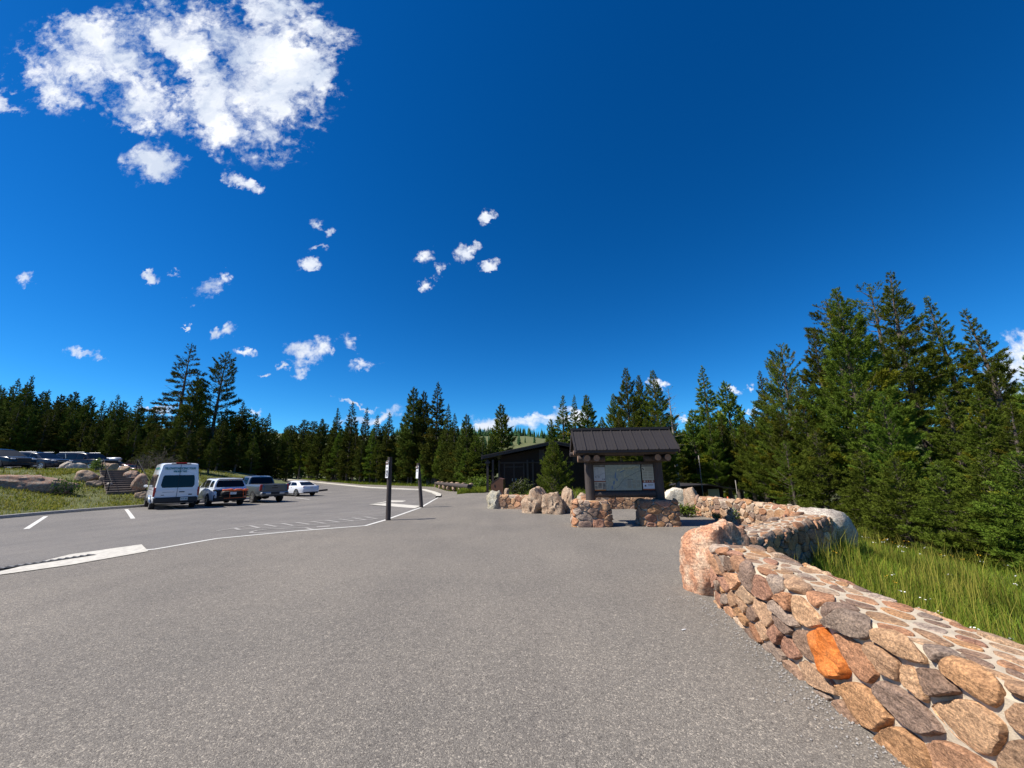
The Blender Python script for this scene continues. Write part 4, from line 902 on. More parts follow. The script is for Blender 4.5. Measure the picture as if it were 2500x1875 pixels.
    v.part('tail_light', (-2.90, .93, 1.13), (.13, .16, .44), 'redlight', None, .03, mirror=True)
    v.part('rear_bumper', (-3.0, 0, .70), (.24, 1.96, .20), 'chrome', None, .05); v.part('bumper_insert', (-3.1, 0, .72), (.06, .62, .17), 'plastic', None, .02); v.part('bumper_step', (-3.1, .78, .70), (.06, .30, .12), 'plastic', None, .03, mirror=True)
    v.part('truck_bed', (-1.75, 0, 1.372), (2.1, 1.62, .02), 'plastic', None, 0); v.part('tow_hitch', (-3.12, -.02, .48), (.2, .10, .14), 'plastic', None, .02)
    q = MB(); q.lathe([(.0, 0), (.22, .1), (.27, .3), (.22, .5), (0, .6)], (-1.5, .3, .5), (0, -1, 0), 14); obj('spare_wheel', q, MT['tyre'], v.t)
    v.side_windows([(-.35, .42, -.25, .42), (.52, 1.45, .5, .98)], .08, .92); v.mirrors(1.3, 1.38); v.glass_cap('windshield', 4, -.9, .9, .06, .9); v.part('headlight', (2.8, .8, .98), (.25, .3, .2), 'lamp', None, .05, mirror=True)
    v.part('roof_lamp', (-.35, 0, 1.99), (.12, .3, .03), 'plastic', None, .01); v.part('running_board', (.5, 1.0, .42), (2.2, .16, .06), 'plastic', None, .02, mirror=True)
    for y in (.40, -.1): v.part('door_handle', (lerp(-.2, .75, y > 0), 1.03, 1.14), (.18, .03, .04), 'steel', None, .01, mirror=True)
    # --- sedan
    rc = Vector((-18.15, 34.7)); v = Car('sedan', 'white sedan parked alone beyond the pickup truck', 'car', SEDAN, 'white', park(737, 1213, -60, 4.9, 1.8), -60)
    v.glass_cap('rear_window', 0, -.9, .9, .10, .9, .08); v.part('tail_light', (-2.36, .66, .88), (.16, .34, .14), 'redlight', None, .04, mirror=True); v.part('license_plate', (-2.46, 0, .82), (.02, .32, .16), 'plate', None, 0)
    v.part('rear_bumper', (-2.40, 0, .36), (.16, 1.5, .16), 'plastic', None, .05); v.side_windows([(-1.4, -.35, -.9, -.32), (-.25, .95, -.25, .3)], .1, .92); v.mirrors(.8, .98); v.glass_cap('windshield', 4, -.9, .9, .06, .9); v.part('headlight', (2.25, .62, .66), (.2, .3, .12), 'lamp', None, .04, mirror=True)
    for x in (-.55, .55): v.part('door_handle', (x, .915, .86), (.18, .03, .04), 'white', None, .01, mirror=True)
build_lower_cars()
def build_upper_cars():
    def front(v, z, w, gm='plastic', hz=None, L=2.3, lw=.3):
        v.part('grille', (L - .03, 0, z - .12), (.10, w, .30), gm, None, .03); v.part('front_bumper', (L - .02, 0, z - .42), (.14, w * 1.5, .16), 'plastic', None, .04)
        v.part('headlight', (L - .14, w * .72, z - .02), (.26, lw, .12), 'lamp', None, .04, mirror=True); v.glass_cap('windshield', 4, -.92, .92, .06, .92, .06)
    def sides(v): v.side_windows(v.sp['win'], .1, .92)
    cw = [(-1.9, -1.1, -1.45, -1.05), (-1.0, -.05, -.95, -.08), (.05, .95, .02, .32)]; bw = [(-2.5, -1.35, -2.3, -1.32), (-1.2, -.1, -1.15, -.12), (.05, 1.2, .02, .65)]
    p = at(20, 1150, 31.5); v = Car('suv', 'black suv cut by the left edge of the photograph in the upper lot', 'suv', CROSS, 'navy', (p.x - .3, 31.0), 96); v.sp['win'] = cw; sides(v); front(v, .85, .85)
    p = at(95, 1150, 35.5); v = Car('suv', 'dark blue grey suv facing right in the upper lot', 'suv', CROSS, 'darkblue', (p.x - .3, 35.6), 92); sides(v); front(v, .88, .9); v.mirrors(.85, 1.1); v.part('roof_rail', (-.6, .66, 1.67), (1.9, .03, .03), 'chrome', None, .01, mirror=True); v.part('grille_surround', (2.33, 0, .78), (.03, .92, .03), 'chrome', None, 0); v.part('sill_trim', (0, .94, .40), (2.2, .03, .04), 'chrome', None, 0, mirror=True)
    p = at(205, 1150, 42.0); v = Car('suv', 'long black suv with bright roof rails parked behind the bank boulders', 'suv', BIG, 'black', (p.x, 42.0), 92); v.sp['win'] = bw; sides(v); front(v, 1.05, 1.2, L=2.86); v.mirrors(1.1, 1.3); v.part('roof_rail', (-.9, .78, 1.95), (2.8, .05, .05), 'chrome', None, .01, mirror=True); v.part('grille_bar', (2.9, 0, 1.06), (.03, 1.7, .05), 'chrome', None, 0); v.part('door_pillar', (-1.27, .93, 1.53), (.07, .05, .62), 'chrome', Matrix.Rotation(R(-18), 3, 'Y'), 0, mirror=True)
    p = at(283, 1150, 52); v = Car('parked_car', 'silver blue car carrying a pale roof box', 'car', CROSS, 'silver', (p.x, 51.5), 96); sides(v); front(v, .88, .9)
    q = MB(); q.box((-.3, 0, 1.93), (2.0, .95, .42), None, .14); rb = obj('roof_box', q, MT['white'], None, True); rb.location = v.t.location; rb.rotation_euler = v.t.rotation_euler; tag(rb, 'pale grey roof box on top of the silver blue car', 'roof box')
    p = at(312, 1150, 52); v = Car('parked_car', 'dark red car half hidden behind the stair boulders', 'car', SEDAN, 'red', (p.x, 52.0), 96); v.sp['win'] = [(-1.4, -.35, -.9, -.32), (-.25, .95, -.25, .3)]; sides(v); front(v, .75, .8, L=2.42)
    p = at(330, 1150, 55); v = Car('suv', 'dark suv with shiny headlights behind the bare bush', 'suv', CROSS, 'navy', (p.x, 55.0), 100); sides(v); front(v, .88, .9)
build_upper_cars()

# ------------------------------------------------------------------ bank: stairs, rails, rocks
def build_bank():
    hd = Vector((-0.81, 0.59)); sd = Vector((0.59, 0.81)); n = 11
    bz = STAIR[2]; bx = Vector(STAIR[:2])
    t = thing('stairway', 'brown stone stairs climbing the grass bank to the upper lot', 'stairs', (bx.x, bx.y, bz), math.atan2(hd.y, hd.x))
    stepm = mat('stair_stone', (0.105, 0.082, 0.072), 0.85, var=0.3, scale=4, bump=0.5, bscale=20); tread = mat('stair_edge', (0.21, 0.17, 0.145), 0.85, var=0.2, scale=5)
    for k in range(n):
        m = MB(); m.box((0.4 * k + 0.21, 0, .145 * k - .11), (0.42, 2.0, 0.50)); s_ = obj('step', m, stepm, t)
        m = MB(); m.box((0.4 * k + 0.17, 0, .145 * k + .153), (0.44, 2.02, 0.03), None, .01); obj('tread', m, tread, s_)
    for sg, lab in ((0.94, 'black metal handrail on the left side of the stairs'), (-0.94, 'black metal handrail on the right side of the stairs')):
        t2 = thing('handrail', lab, 'handrail', (bx.x, bx.y, bz), math.atan2(hd.y, hd.x)); q = MB()
        pts = [(0.4 * k + .2, sg, .145 * k + .95) for k in (0, 5, 10)]; q.tube([(-.25, sg, .8)] + pts + [(4.8, sg, 10 * .145 + .95)], .024, 8); obj('rail', q, MT['blackmetal'], t2)
        for k in (0, 5, 10):
            q = MB(); q.tube([(0.4 * k + .2, sg, .145 * k + .1), (0.4 * k + .2, sg, .145 * k + .95)], .030, 8); obj('post', q, MT['blackmetal'], t2)
    def rock(lab, u0, u1, v0, v1, m, seed, y=None, rz=0.3, deep=.8, facets=8):
        um = (u0 + u1) / 2; y = y or G(um, v1).y; a = at(u0, v1, y); b = at(u1, v1, y); top = at(um, v0, y); w = (b - a).length * .80; h = top.z - b.z
        boulder('boulder', lab, ((a.x + b.x) / 2, y, b.z - h * .25), (w * 1.12, w * deep, h * 1.25), MT[m], seed, rz, facets, .055)
    p = G(62, 1196); boulder('boulder', 'long flat reddish slab rock lying in the grass bank at far left', (p.x - .5, p.y + .2, p.z - .18), (4.6, 1.4, 1.15), MT['redrock'], 73, R(38), 10, .075, flat=.82)
    rock('grey squarish boulder in front of the dark blue grey suv', 146, 174, 1127, 1150, 'greyrock', 75, 35.2)
    rock('big sloping grey boulder left of the stairs below the black suv', 157, 208, 1131, 1158, 'greyrock', 77, 33.0)
    rock('light rock low beside the head of the left handrail', 189, 236, 1147, 1170, 'tan', 79)
    rock('flat brown rock in the grass by the left handrail', 210, 247, 1172, 1184, 'brownrock', 80)
    rock('small brown rock at the left edge of the steps', 239, 256, 1162, 1176, 'brownrock', 81)
    rock('small pale rock at the lower left edge of the steps', 259, 272, 1178, 1190, 'greyrock', 82)
    rock('wide tan boulder at the head of the stairs', 234, 270, 1130, 1150, 'tan', 83, 34.0)
    rock('dark tan boulder standing right of the wide boulder at the head of the stairs', 262, 288, 1131, 1150, 'tan', 90, 33.6)
    rock('rounded tan boulder behind the upper right of the stairs', 288, 312, 1136, 1152, 'tan', 84, 32.0)
    rock('reddish boulder beside the middle of the stairs', 304, 338, 1147, 1170, 'redrock', 86, 29.6)
    rock('largest reddish boulder right of the stairs near the van', 324, 360, 1156, 1183, 'redrock', 87, 28.0)
    rock('pale flat stone in the grass beside the van', 331, 358, 1198, 1214, 'tan', 88)
build_bank()

# ------------------------------------------------------------------ signs, rail, bin, buildings
def sign_post(label, foot, h, lean, sz):
    t = thing('sign_post', label, 'sign', (foot[0], foot[1], 0.0))
    q = MB(); tx = lean * h; q.tube([(0, 0, -.05), (tx * .5, 0, h * .5), (tx, 0, h)], [.09, .085, .078], 14); obj('post', q, MT['log'], t, 'auto')
    n = Vector((-.80, -.60, 0)); c = lambda z, o=.095: Vector((lean * z, 0, z)) + n * o
    rot = facing((0, 0, 0), n).to_3x3()
    q = MB(); q.box(c(h - .075, .03), (.22, .12, .03), rot, 0); obj('post_cap', q, MT['trimwood'], t)
    def pan(nm, z0, z1, w, m, o, par, bev=.0):
        q = MB(); zc = (z0 + z1) / 2; q.box(c(zc, o), (w, z1 - z0, .008), rot, bev); return obj(nm, q, m, par)
    b = h - .75
    s = pan('sign_panel', b, h - .14, .27, MT['signwhite'], .095, t); pan('brown_header', h - .27, h - .15, .25, MT['signbrown'], .101, s); pan('header_stripe', h - .215, h - .195, .20, MT['signwhite'], .107, s)
    pan('text_line', h - .385, h - .370, .15, MT['steel'], .101, s); pan('text_line', h - .42, h - .405, .11, MT['steel'], .101, s)
    d = pan('symbol_field', b + .05, b + .27, .20, MT['signdark'], .101, s)
    fr = Matrix.Translation(c(b + .16, .107)) @ rot.to_4x4(); w = MB()
    def P(x, y): return fr @ Vector((x, y, 0))
    w.tube([P(-.01 + .062 * math.cos(a), -.03 + .062 * math.sin(a)) for a in np.linspace(R(120), R(380), 14)], .008, 6)
    w.tube([P(-.015, .055), P(-.008, -.01), P(.035, -.01), P(.055, -.07), P(.075, -.065)], .011, 6); w.tube([P(-.012, .025), P(.035, .02)], .008, 6)
    w.lathe([(.018, -.004), (.018, .004)], P(-.018, .083), n, 12); obj('wheelchair_symbol', w, MT['signwhite'], d)
sign_post('brown accessible parking sign post standing nearest at the bend of the white edge line', (-4.52, 14.58), 2.24, -.028, 1)
sign_post('brown accessible parking sign post leaning left at the white ramp marking', (-4.51, 19.73), 2.14, -.115, 1)
def build_rail():
    a = G(1063, 1189); b = G(1146, 1204); d = (b - a); L = d.length; d.normalize(); nn = Vector((-d.y, d.x, 0))
    t = thing('log_rail', 'long round log barrier on stone feet along the far walkway', 'log rail', a)
    q = MB(); q.tube([d * 0 + Vector((0, 0, .52)), d * L * .5 + Vector((0, 0, .52)), d * L + Vector((0, 0, .52))], [.17, .19, .20], 14); o = obj('log', q, MT['log'], t, 'auto')
    q = MB(); q.lathe([(.19, 0), (.19, .006)], d * (L + .001) + Vector((0, 0, .52)), d, 14); obj('cut_end', q, MT['trimwood'], o)
    fr = [0.01, .2, .36, .51, .66, .80, .96]
    for i, f in enumerate(fr):
        for nm, off, size, z in (('stone_foot', .02, (.30, .42, .36), .13), ('capstone', .34, (.40, .3, .22), .62)):
            c = d * (L * f) + nn * off; boulder(nm, None, c + Vector((0, 0, z - size[2] * .38)), (size[0] * 1.25, size[1] * 1.2, size[2] * 1.1), MT['tan'], 200 + i + (30 if off > .1 else 0), i * .7, 7, .05, sub=3, parent=t)
build_rail()
def build_bin():
    p = G(1212, 1217); t = thing('rubbish_bin', 'brown metal animal proof rubbish bin with sloping top beside the building', 'bin', (p.x + .1, p.y + .45, 0), R(-97))
    q = MB(); w = .46; q.prism([(-w, -.4, 0), (-w, .4, 0), (-w, .4, 1.2), (-w, .1, 1.28), (-w, -.4, .92)], (2 * w, 0, 0)); obj('bin_body', q, MT['canmetal'], t)
    q = MB(); s = (1.28 - .92) / .5; a = math.atan2(.36, .5); q.box((0, -.155, 1.112), (2 * w + .03, .63, .025), Matrix.Rotation(a, 3, 'X')); obj('lid', q, MT['trimwood'], t)
    q = MB(); q.box((.465, -.15, .78), (.02, .05, .16)); obj('hinge', q, MT['blackmetal'], t); q = MB(); q.box((0, -.41, .5), (.62, .02, .7)); obj('door', q, MT['canmetal'], t)
build_bin()
def build_building():
    y0 = 33.0; t = thing('visitor_building', 'dark brown single storey wooden building with a low gable roof', 'building', (2.2, y0, 0))
    xr, zr = 1.32, 4.02; xl, zl = -4.87, 2.83; xe, ze = 5.2, 3.22
    yb = 11.0
    w = MB(); w.prism([(-3.3, .9, -.2), (4.6, .9, -.2), (4.6, .9, 3.1), (xr, .9, 3.78), (-3.3, .9, 2.95)], (0, yb - 1.4, 0))
    for i in range(40):
        x = -3.25 + i * .2
        if not -2.95 < x < -1.3: w.box((x, .895, 1.2), (.035, .03, 2.4))
    obj('wall', w, MT['darkwood'], t)
    q = MB(); q.box((.65, .87, 2.42), (7.9, .06, .10)); obj('wall_trim', q, MT['trimwood'], t)
    for xx in (.3, 3.2):
        q = MB(); q.box((xx, .88, 3.0), (.45, .05, 1.0)); obj('upper_board', q, MT['trimwood'], t)
    for x0, x1, z0, z1 in ((xl, xr, zl, zr), (xr, xe, zr, ze)):
        q = MB(); q.prism([(x0, 0, z0), (x1, 0, z1), (x1, 0, z1 + .16), (x0, 0, z0 + .16)], (0, yb, 0)); r_ = obj('roof', q, MT['roofmetal'], t)
        q = MB(); q.prism([(x0 - .01, -.05, z0 - .10), (x1, -.05, z1 - .10), (x1, -.05, z1 + .10), (x0 - .01, -.05, z0 + .10)], (0, .045, 0)); obj('fascia', q, MT['trimwood'], r_)
        q = MB(); q.prism([(x0 - .01, -.08, z0 + .10), (x1, -.08, z1 + .10), (x1, -.08, z1 + .18), (x0 - .01, -.08, z0 + .18)], (0, .07, 0)); obj('roof_edge', q, MT['roofmetal'], r_)
    for x in (-4.35, -3.9):
        q = MB(); q.box((x, .25 if x < -4 else .3, 1.30), (.18, .18, 2.75)); obj('porch_post', q, MT['trimwood'], t)
    q = MB(); q.box((-4.35, .2, 2.45), (.42, .3, .18)); obj('post_bracket', q, MT['trimwood'], t)
    f = MB()
    for x in (-2.95, -2.12, -1.28): f.box((x, .86, 1.2), (.10, .08, 2.4))
    f.box((-2.115, .86, 2.42), (1.78, .08, .12)); f.box((-2.115, .86, 2.06), (1.60, .07, .08)); fr = obj('door_frame', f, MT['trimwood'], t)
    for x in (-2.53, -1.70):
        q = MB(); q.box((x, .88, 1.0), (.72, .05, 2.0)); d = obj('door', q, MT['darkwood'], t)
        q = MB(); q.box((x + (.26 if x < -2 else -.26), .84, 1.0), (.03, .05, .2)); obj('handle', q, MT['chrome'], d)
        q = MB(); q.box((x, .88, 2.24), (.72, .04, .24)); obj('transom_panel', q, MT['darkwood'], t)
    for x in (-.95, -.5, -3.4):
        q = MB(); q.box((x, .84, 1.3), (.16, .12, 2.7)); obj('wall_post', q, MT['trimwood'], t)
    q = MB(); q.box((-.6, .78, 2.45), (.5, .22, .06)); obj('lamp_shelf', q, MT['trimwood'], t)
    # low shed down the slope
    p = at(1739, 1194, 34); z = p.z - 2.0; t = thing('service_shed', 'low dark shed with a cream door below the stone wall', 'shed', (p.x, 34, z), R(6))
    q = MB(); q.prism([(-2.3, 0, -.3), (.95, 0, -.3), (.95, 0, 2.1), (-.5, 0, 2.30), (-2.3, 0, 2.15)], (0, 3.5, 0)); obj('wall', q, MT['darkwood'], t)
    q = MB(); q.prism([(-.6, -.6, 2.32), (1.65, -.6, 1.98), (1.65, -.6, 2.07), (-.6, -.6, 2.43)], (0, 4.6, 0)); q.prism([(-.6, -.6, 2.32), (-.6, -.6, 2.43), (-3.6, -.6, 2.30), (-3.6, -.6, 2.19)], (0, 4.6, 0)); obj('roof', q, MT['roofmetal'], t)
    q = MB(); q.box((0, -.04, 1.0), (.86, .06, 2.0)); obj('door', q, mat('cream_door', (.42, .42, .30), .6), t)
    q = MB(); q.box((.48, -.07, 1.0), (.08, .05, 2.06)); obj('door_frame', q, mat('cream_trim', (.5, .5, .36), .6), t)
    p = at(1717, 1213, 30); b = at(1714, 1112, 30); q = MB(); q.tube([(0, 0, -1), (0, 0, b.z - H(p.x, 30))], .03, 8); tag(obj('metal_pole', q, MT['barkgrey'], None, True, (p.x, 30, H(p.x, 30))), 'thin grey metal pole rising beside the service shed', 'pole')
    p = at(1801, 1215, 34); q = MB(); q.tube([(0, 0, -1), (0, 0, 1.9)], .03, 8); tag(obj('metal_pole', q, MT['barkgrey'], None, True, (p.x, 34, H(p.x, 34))), 'short grey stake between shed and forest beyond the wall', 'pole')
    g = G(1155, 1190); q = thing('sign_post', 'small brown sign post at the edge of trees by the log barrier', 'sign', (g.x, g.y, g.z))
    m = MB(); m.tube([(0, 0, -.1), (0, 0, 1.9)], .065, 10); obj('post', m, MT['barkgrey'], q); m = MB(); m.box((-.02, -.08, 1.55), (.30, .03, .55)); obj('sign_panel', m, MT['log'], q); m = MB(); m.box((0, 0, 1.92), (.26, .2, .05)); obj('post_cap', m, MT['trimwood'], q)
    p = at(1777, 1219, 24); q = MB(); q.tube([(0, 0, -.6), (0, 0, .55)], .035, 8); tag(obj('marker_stake', q, MT['strap'], None, True, (p.x, 24, p.z - .4)), 'little orange marker stake behind the long stone wall', 'stake')
    # cream block behind the pale slab
    g = G(772, 1201); g2 = G(798, 1198); q = MB(); d = g2 - g; q.tube([(0, 0, .11), (d.x, d.y, d.z + .11)], .11, 8); tag(obj('wheel_stop', q, MT['log'], None, True, g), 'dark log wheel stop lying on the lot right of the white sedan', 'wheel stop')
build_building()
# ------------------------------------------------------------------ conifers
def needles(P, A, Ln, K, nl, nw, rng, th=(35, 75), tint=None):
    """K needle-tuft blades round every shoot (P origin, A axis, Ln length) -> vertices, tris, colours"""
    n = len(P); up = np.where(np.abs(A[:, 2:3]) > .9, np.array([[1., 0, 0]]), np.array([[0, 0, 1.]]))
    X = np.cross(A, up); X /= np.linalg.norm(X, axis=1)[:, None]; Y = np.cross(A, X)
    ph = (rng.uniform(0, 2 * np.pi, (n, 1)) + np.arange(K) * 2.399)[..., None]; u = rng.uniform(0.05, 1, (n, K, 1)); u[:, 0] = 1.0
    t = np.radians(rng.uniform(*th, (n, K, 1))) * (1.05 - .45 * u)
    rad = X[:, None] * np.cos(ph) + Y[:, None] * np.sin(ph); d = A[:, None] * np.cos(t) + rad * np.sin(t)
    c = P[:, None] + A[:, None] * (Ln[:, None, None] * u); fs = np.minimum(1, Ln / np.median(Ln))[:, None, None] ** .7; l = nl * fs * rng.uniform(.7, 1.25, (n, K, 1))
    sd = np.cross(d, rng.normal(size=(n, K, 3))); sd /= np.linalg.norm(sd, axis=2)[..., None] + 1e-9
    w = nw * fs ** .5 * rng.uniform(.7, 1.3, (n, K, 1))
    V = np.stack([c - sd * w / 2, c + sd * w / 2, c + d * l], 2).reshape(-1, 3); T = np.arange(len(V)).reshape(-1, 3)
    C = np.repeat(tint, K * 3, 0) * np.repeat(rng.uniform(.82, 1.18, (n * K, 1)), 3, 0)
    return V, T, C
def conifer(kind, seed, h, base, rad, nb, dens, sl, K, nl, nw, up=(-18, 30), expo=.75, curve=.15, sparse=0.0, lean=0.0, deadtop=0.0, yellow=.08, girth=.020, side=.42):
    rng = np.random.default_rng(seed); tr = MB(); P = []; A = []; L_ = []; Tn = []
    bend = rng.normal(0, .012, 2)
    def axis(f): return np.array([bend[0] * h * math.sin(f * 2.4) + lean * f * h, bend[1] * h * math.sin(f * 2.9), f * h])
    tr.tube([axis(f) + np.array([0, 0, -.35 if f == 0 else 0]) for f in np.linspace(0, .99, 9)], [max(.012, girth * h * (1 - f) ** .85) for f in np.linspace(0, .99, 9)], 8, False)
    for i in range(nb):
        f = base + (1 - base) * (1 - (1 - (i + rng.uniform(0, 1)) / nb) ** 1.0); f = min(.992, f)
        if rng.uniform() < sparse: continue
        q = (f - base) / (1 - base); prof = (1 - q) ** expo * min(1, .55 + q / .22 * .45); dead = rng.uniform() < deadtop * (q > .45) or f < base + .02
        l = rad * prof * rng.uniform(.62, 1.18) + .10; az = i * 2.399 + rng.normal(0, .35); pit = R(lerp(up[0], up[1], q) + rng.normal(0, 9))
        dh = np.array([math.cos(az), math.sin(az), 0]); sd = np.array([-dh[1], dh[0], 0]); b = axis(f)
        def pt(s): return b + dh * (l * s * math.cos(pit)) + np.array([0, 0, l * (s * math.sin(pit) + curve * s * s)])
        tr.tube([pt(s) for s in (0, .35, .7, 1)], [max(.006, .013 * l + .005), .010 * l + .004, .006 * l + .003, .003], 4, False)
        if dead:
            for s in rng.uniform(.3, 1, int(2 + l * 2)):
                e = pt(s) + sd * rng.normal(0, .22) * l + dh * .1 * l; tr.tube([pt(s), e], [.008, .004], 3, False)
            if rng.uniform() < .75: continue
        n = max(3, int(dens * l * (.7 + .3 * l))); s = rng.beta(1.9, 1.0, n) * .92 + .10; tint = rng.uniform(.78, 1.22); yel = rng.uniform() < yellow
        for sv in s:
            sg = rng.choice((-1, 1)); off = rng.uniform(0, 1) ** .8 * side * l * (1.08 - sv) + .02
            p = pt(sv) + sd * sg * off + dh * off * .35 + np.array([0, 0, rng.normal(0, .035) * l ** .5 + off * .10])
            a = dh * rng.uniform(.35, .9) + sd * sg * rng.uniform(0, .9) * (off > .05) + np.array([0, 0, rng.uniform(-.1, .5) + .45 * (q ** 2) + (up[1] > 40) * .25])
            P.append(p); A.append(a / np.linalg.norm(a)); L_.append(sl * rng.uniform(.7, 1.3) * (.55 + .45 * min(1, l)) * (1 - .45 * q * q))
            c = np.array([1., 1., 1.]) * tint * rng.uniform(.85, 1.15); c = c * (np.array([1.55, 1.1, .8]) if yel else np.array([1, 1, 1])); Tn.append(c)
    for f in np.linspace(.90, 1.0, 10):
        P.append(axis(f)); A.append(np.array([0, 0, 1.]) + rng.normal(0, .12, 3)); A[-1] /= np.linalg.norm(A[-1]); L_.append(sl * .7); Tn.append(np.ones(3))
    V, T, C = needles(np.array(P), np.array(A), np.array(L_), K, nl, nw, rng, tint=np.array(Tn))
    crown = npmesh('crown', V, T, C); tm = bpy.data.meshes.new('trunk'); tm.from_pydata(tr.v, [], tr.f)
    return dict(crown=crown, trunk=tm, h=h, used=False, kind=kind)
PROTO = {}
def protos():
    nr = dict(sl=.19, K=13, nl=.115, nw=.026)
    PROTO['pine_near'] = conifer('pine', 1, 11, .10, 2.35, 185, 48, up=(5, 58), expo=.82, curve=.28, yellow=.05, **nr)
    PROTO['pine_near2'] = conifer('pine', 2, 11, .14, 2.05, 165, 50, up=(0, 52), expo=.78, curve=.22, yellow=.08, **nr)
    PROTO['spruce_near'] = conifer('spruce', 3, 12, .05, 2.25, 195, 50, up=(-14, 42), expo=.95, curve=.12, yellow=.03, **nr)
    PROTO['pine_old'] = conifer('pine', 4, 12, .42, 2.1, 95, 32, up=(-10, 35), expo=.50, curve=.18, sparse=.15, deadtop=.15, yellow=.04, **nr)
    PROTO['pine_yellow'] = conifer('pine', 5, 9, .12, 2.2, 105, 30, up=(-5, 62), expo=.60, curve=.25, sparse=.1, yellow=.14, **nr)
    PROTO['pine_young'] = conifer('pine', 6, 3.4, .03, 1.1, 150, 40, up=(15, 68), expo=.80, curve=.25, yellow=.02, sl=.14, K=16, nl=.075, nw=.014)
    PROTO['fir_young'] = conifer('spruce', 7, 4.5, .03, 1.5, 160, 30, up=(-10, 45), expo=.85, curve=.10, yellow=.03, **nr)
    fr = dict(sl=.36, K=7, nl=.26, nw=.095)
    PROTO['spruce_far'] = conifer('spruce', 11, 14, .04, 2.4, 150, 18, up=(-20, 35), expo=.98, curve=.08, yellow=.02, **fr)
    PROTO['spruce_far2'] = conifer('spruce', 12, 14, .10, 2.1, 140, 19, up=(-24, 30), expo=.85, curve=.10, yellow=.03, **fr)
    PROTO['spruce_far3'] = conifer('spruce', 13, 14, .03, 2.8, 150, 17, up=(-12, 38), expo=1.0, curve=.08, yellow=.02, **fr)
    PROTO['pine_far'] = conifer('pine', 14, 13, .28, 2.2, 105, 18, up=(-5, 50), expo=.68, curve=.2, yellow=.05, **fr)
    PROTO['pine_far2'] = conifer('pine', 15, 13, .12, 2.5, 130, 18, up=(0, 50), expo=.72, curve=.2, yellow=.04, **fr)
    PROTO['pine_pole'] = conifer('pine', 16, 13, .45, 1.7, 95, 15, up=(-15, 40), expo=.5, curve=.15, sparse=.1, yellow=.05, girth=.013, **fr)
    PROTO['dead_top'] = conifer('pine', 17, 17, .30, 3.4, 95, 15, up=(-14, 22), expo=.62, curve=.10, deadtop=.55, sparse=.08, lean=.035, sl=.32, K=8, nl=.22, nw=.07)
    PROTO['tall_pine'] = conifer('pine', 18, 16, .25, 2.9, 95, 17, up=(-12, 42), expo=.48, curve=.18, sparse=.12, lean=.02, sl=.32, K=8, nl=.22, nw=.07)
    PROTO['dead_snag'] = conifer('pine', 19, 9, .45, 1.4, 40, 3, up=(-10, 30), expo=.5, deadtop=1.0, yellow=.4, sl=.17, K=9, nl=.10, nw=.02)
protos()
TREES = []
def tree(kind, x, y, h, label, group=None, wid=1.0, rz=None, dark=False):
    pr = PROTO[kind]; key = ('m', dark)
    rng = random.Random(int(x * 131 + y * 17)); z = H(x, y) - .05
    nm = ('spruce' if pr['kind'] == 'spruce' else 'pine') + '_tree'
    t = thing(nm, label, 'tree', (x, y, z), rng.uniform(0, 6.28) if rz is None else rz, group)
    s = h / pr['h']; w = s ** .75 * wid; t.scale = (w, w, s)
    if key not in pr:
        c = pr['crown'] if not pr['used'] else pr['crown'].copy(); pr['used'] = True
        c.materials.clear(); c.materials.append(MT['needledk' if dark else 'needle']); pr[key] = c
        if not pr['trunk'].materials: pr['trunk'].materials.append(MT['barkgrey' if kind in ('dead_snag',) else 'bark'])
    link('trunk', pr['trunk'], None, t); link('crown', pr[key], None, t)
    TREES.append((x, y)); return t
def tree_at(kind, u, v, y, label, group=None, wid=1.0, dark=False, rz=None):
    p = at(u, v, y); return tree(kind, p.x, y, p.z - H(p.x, y) + .05, label, group, wid, rz, dark)
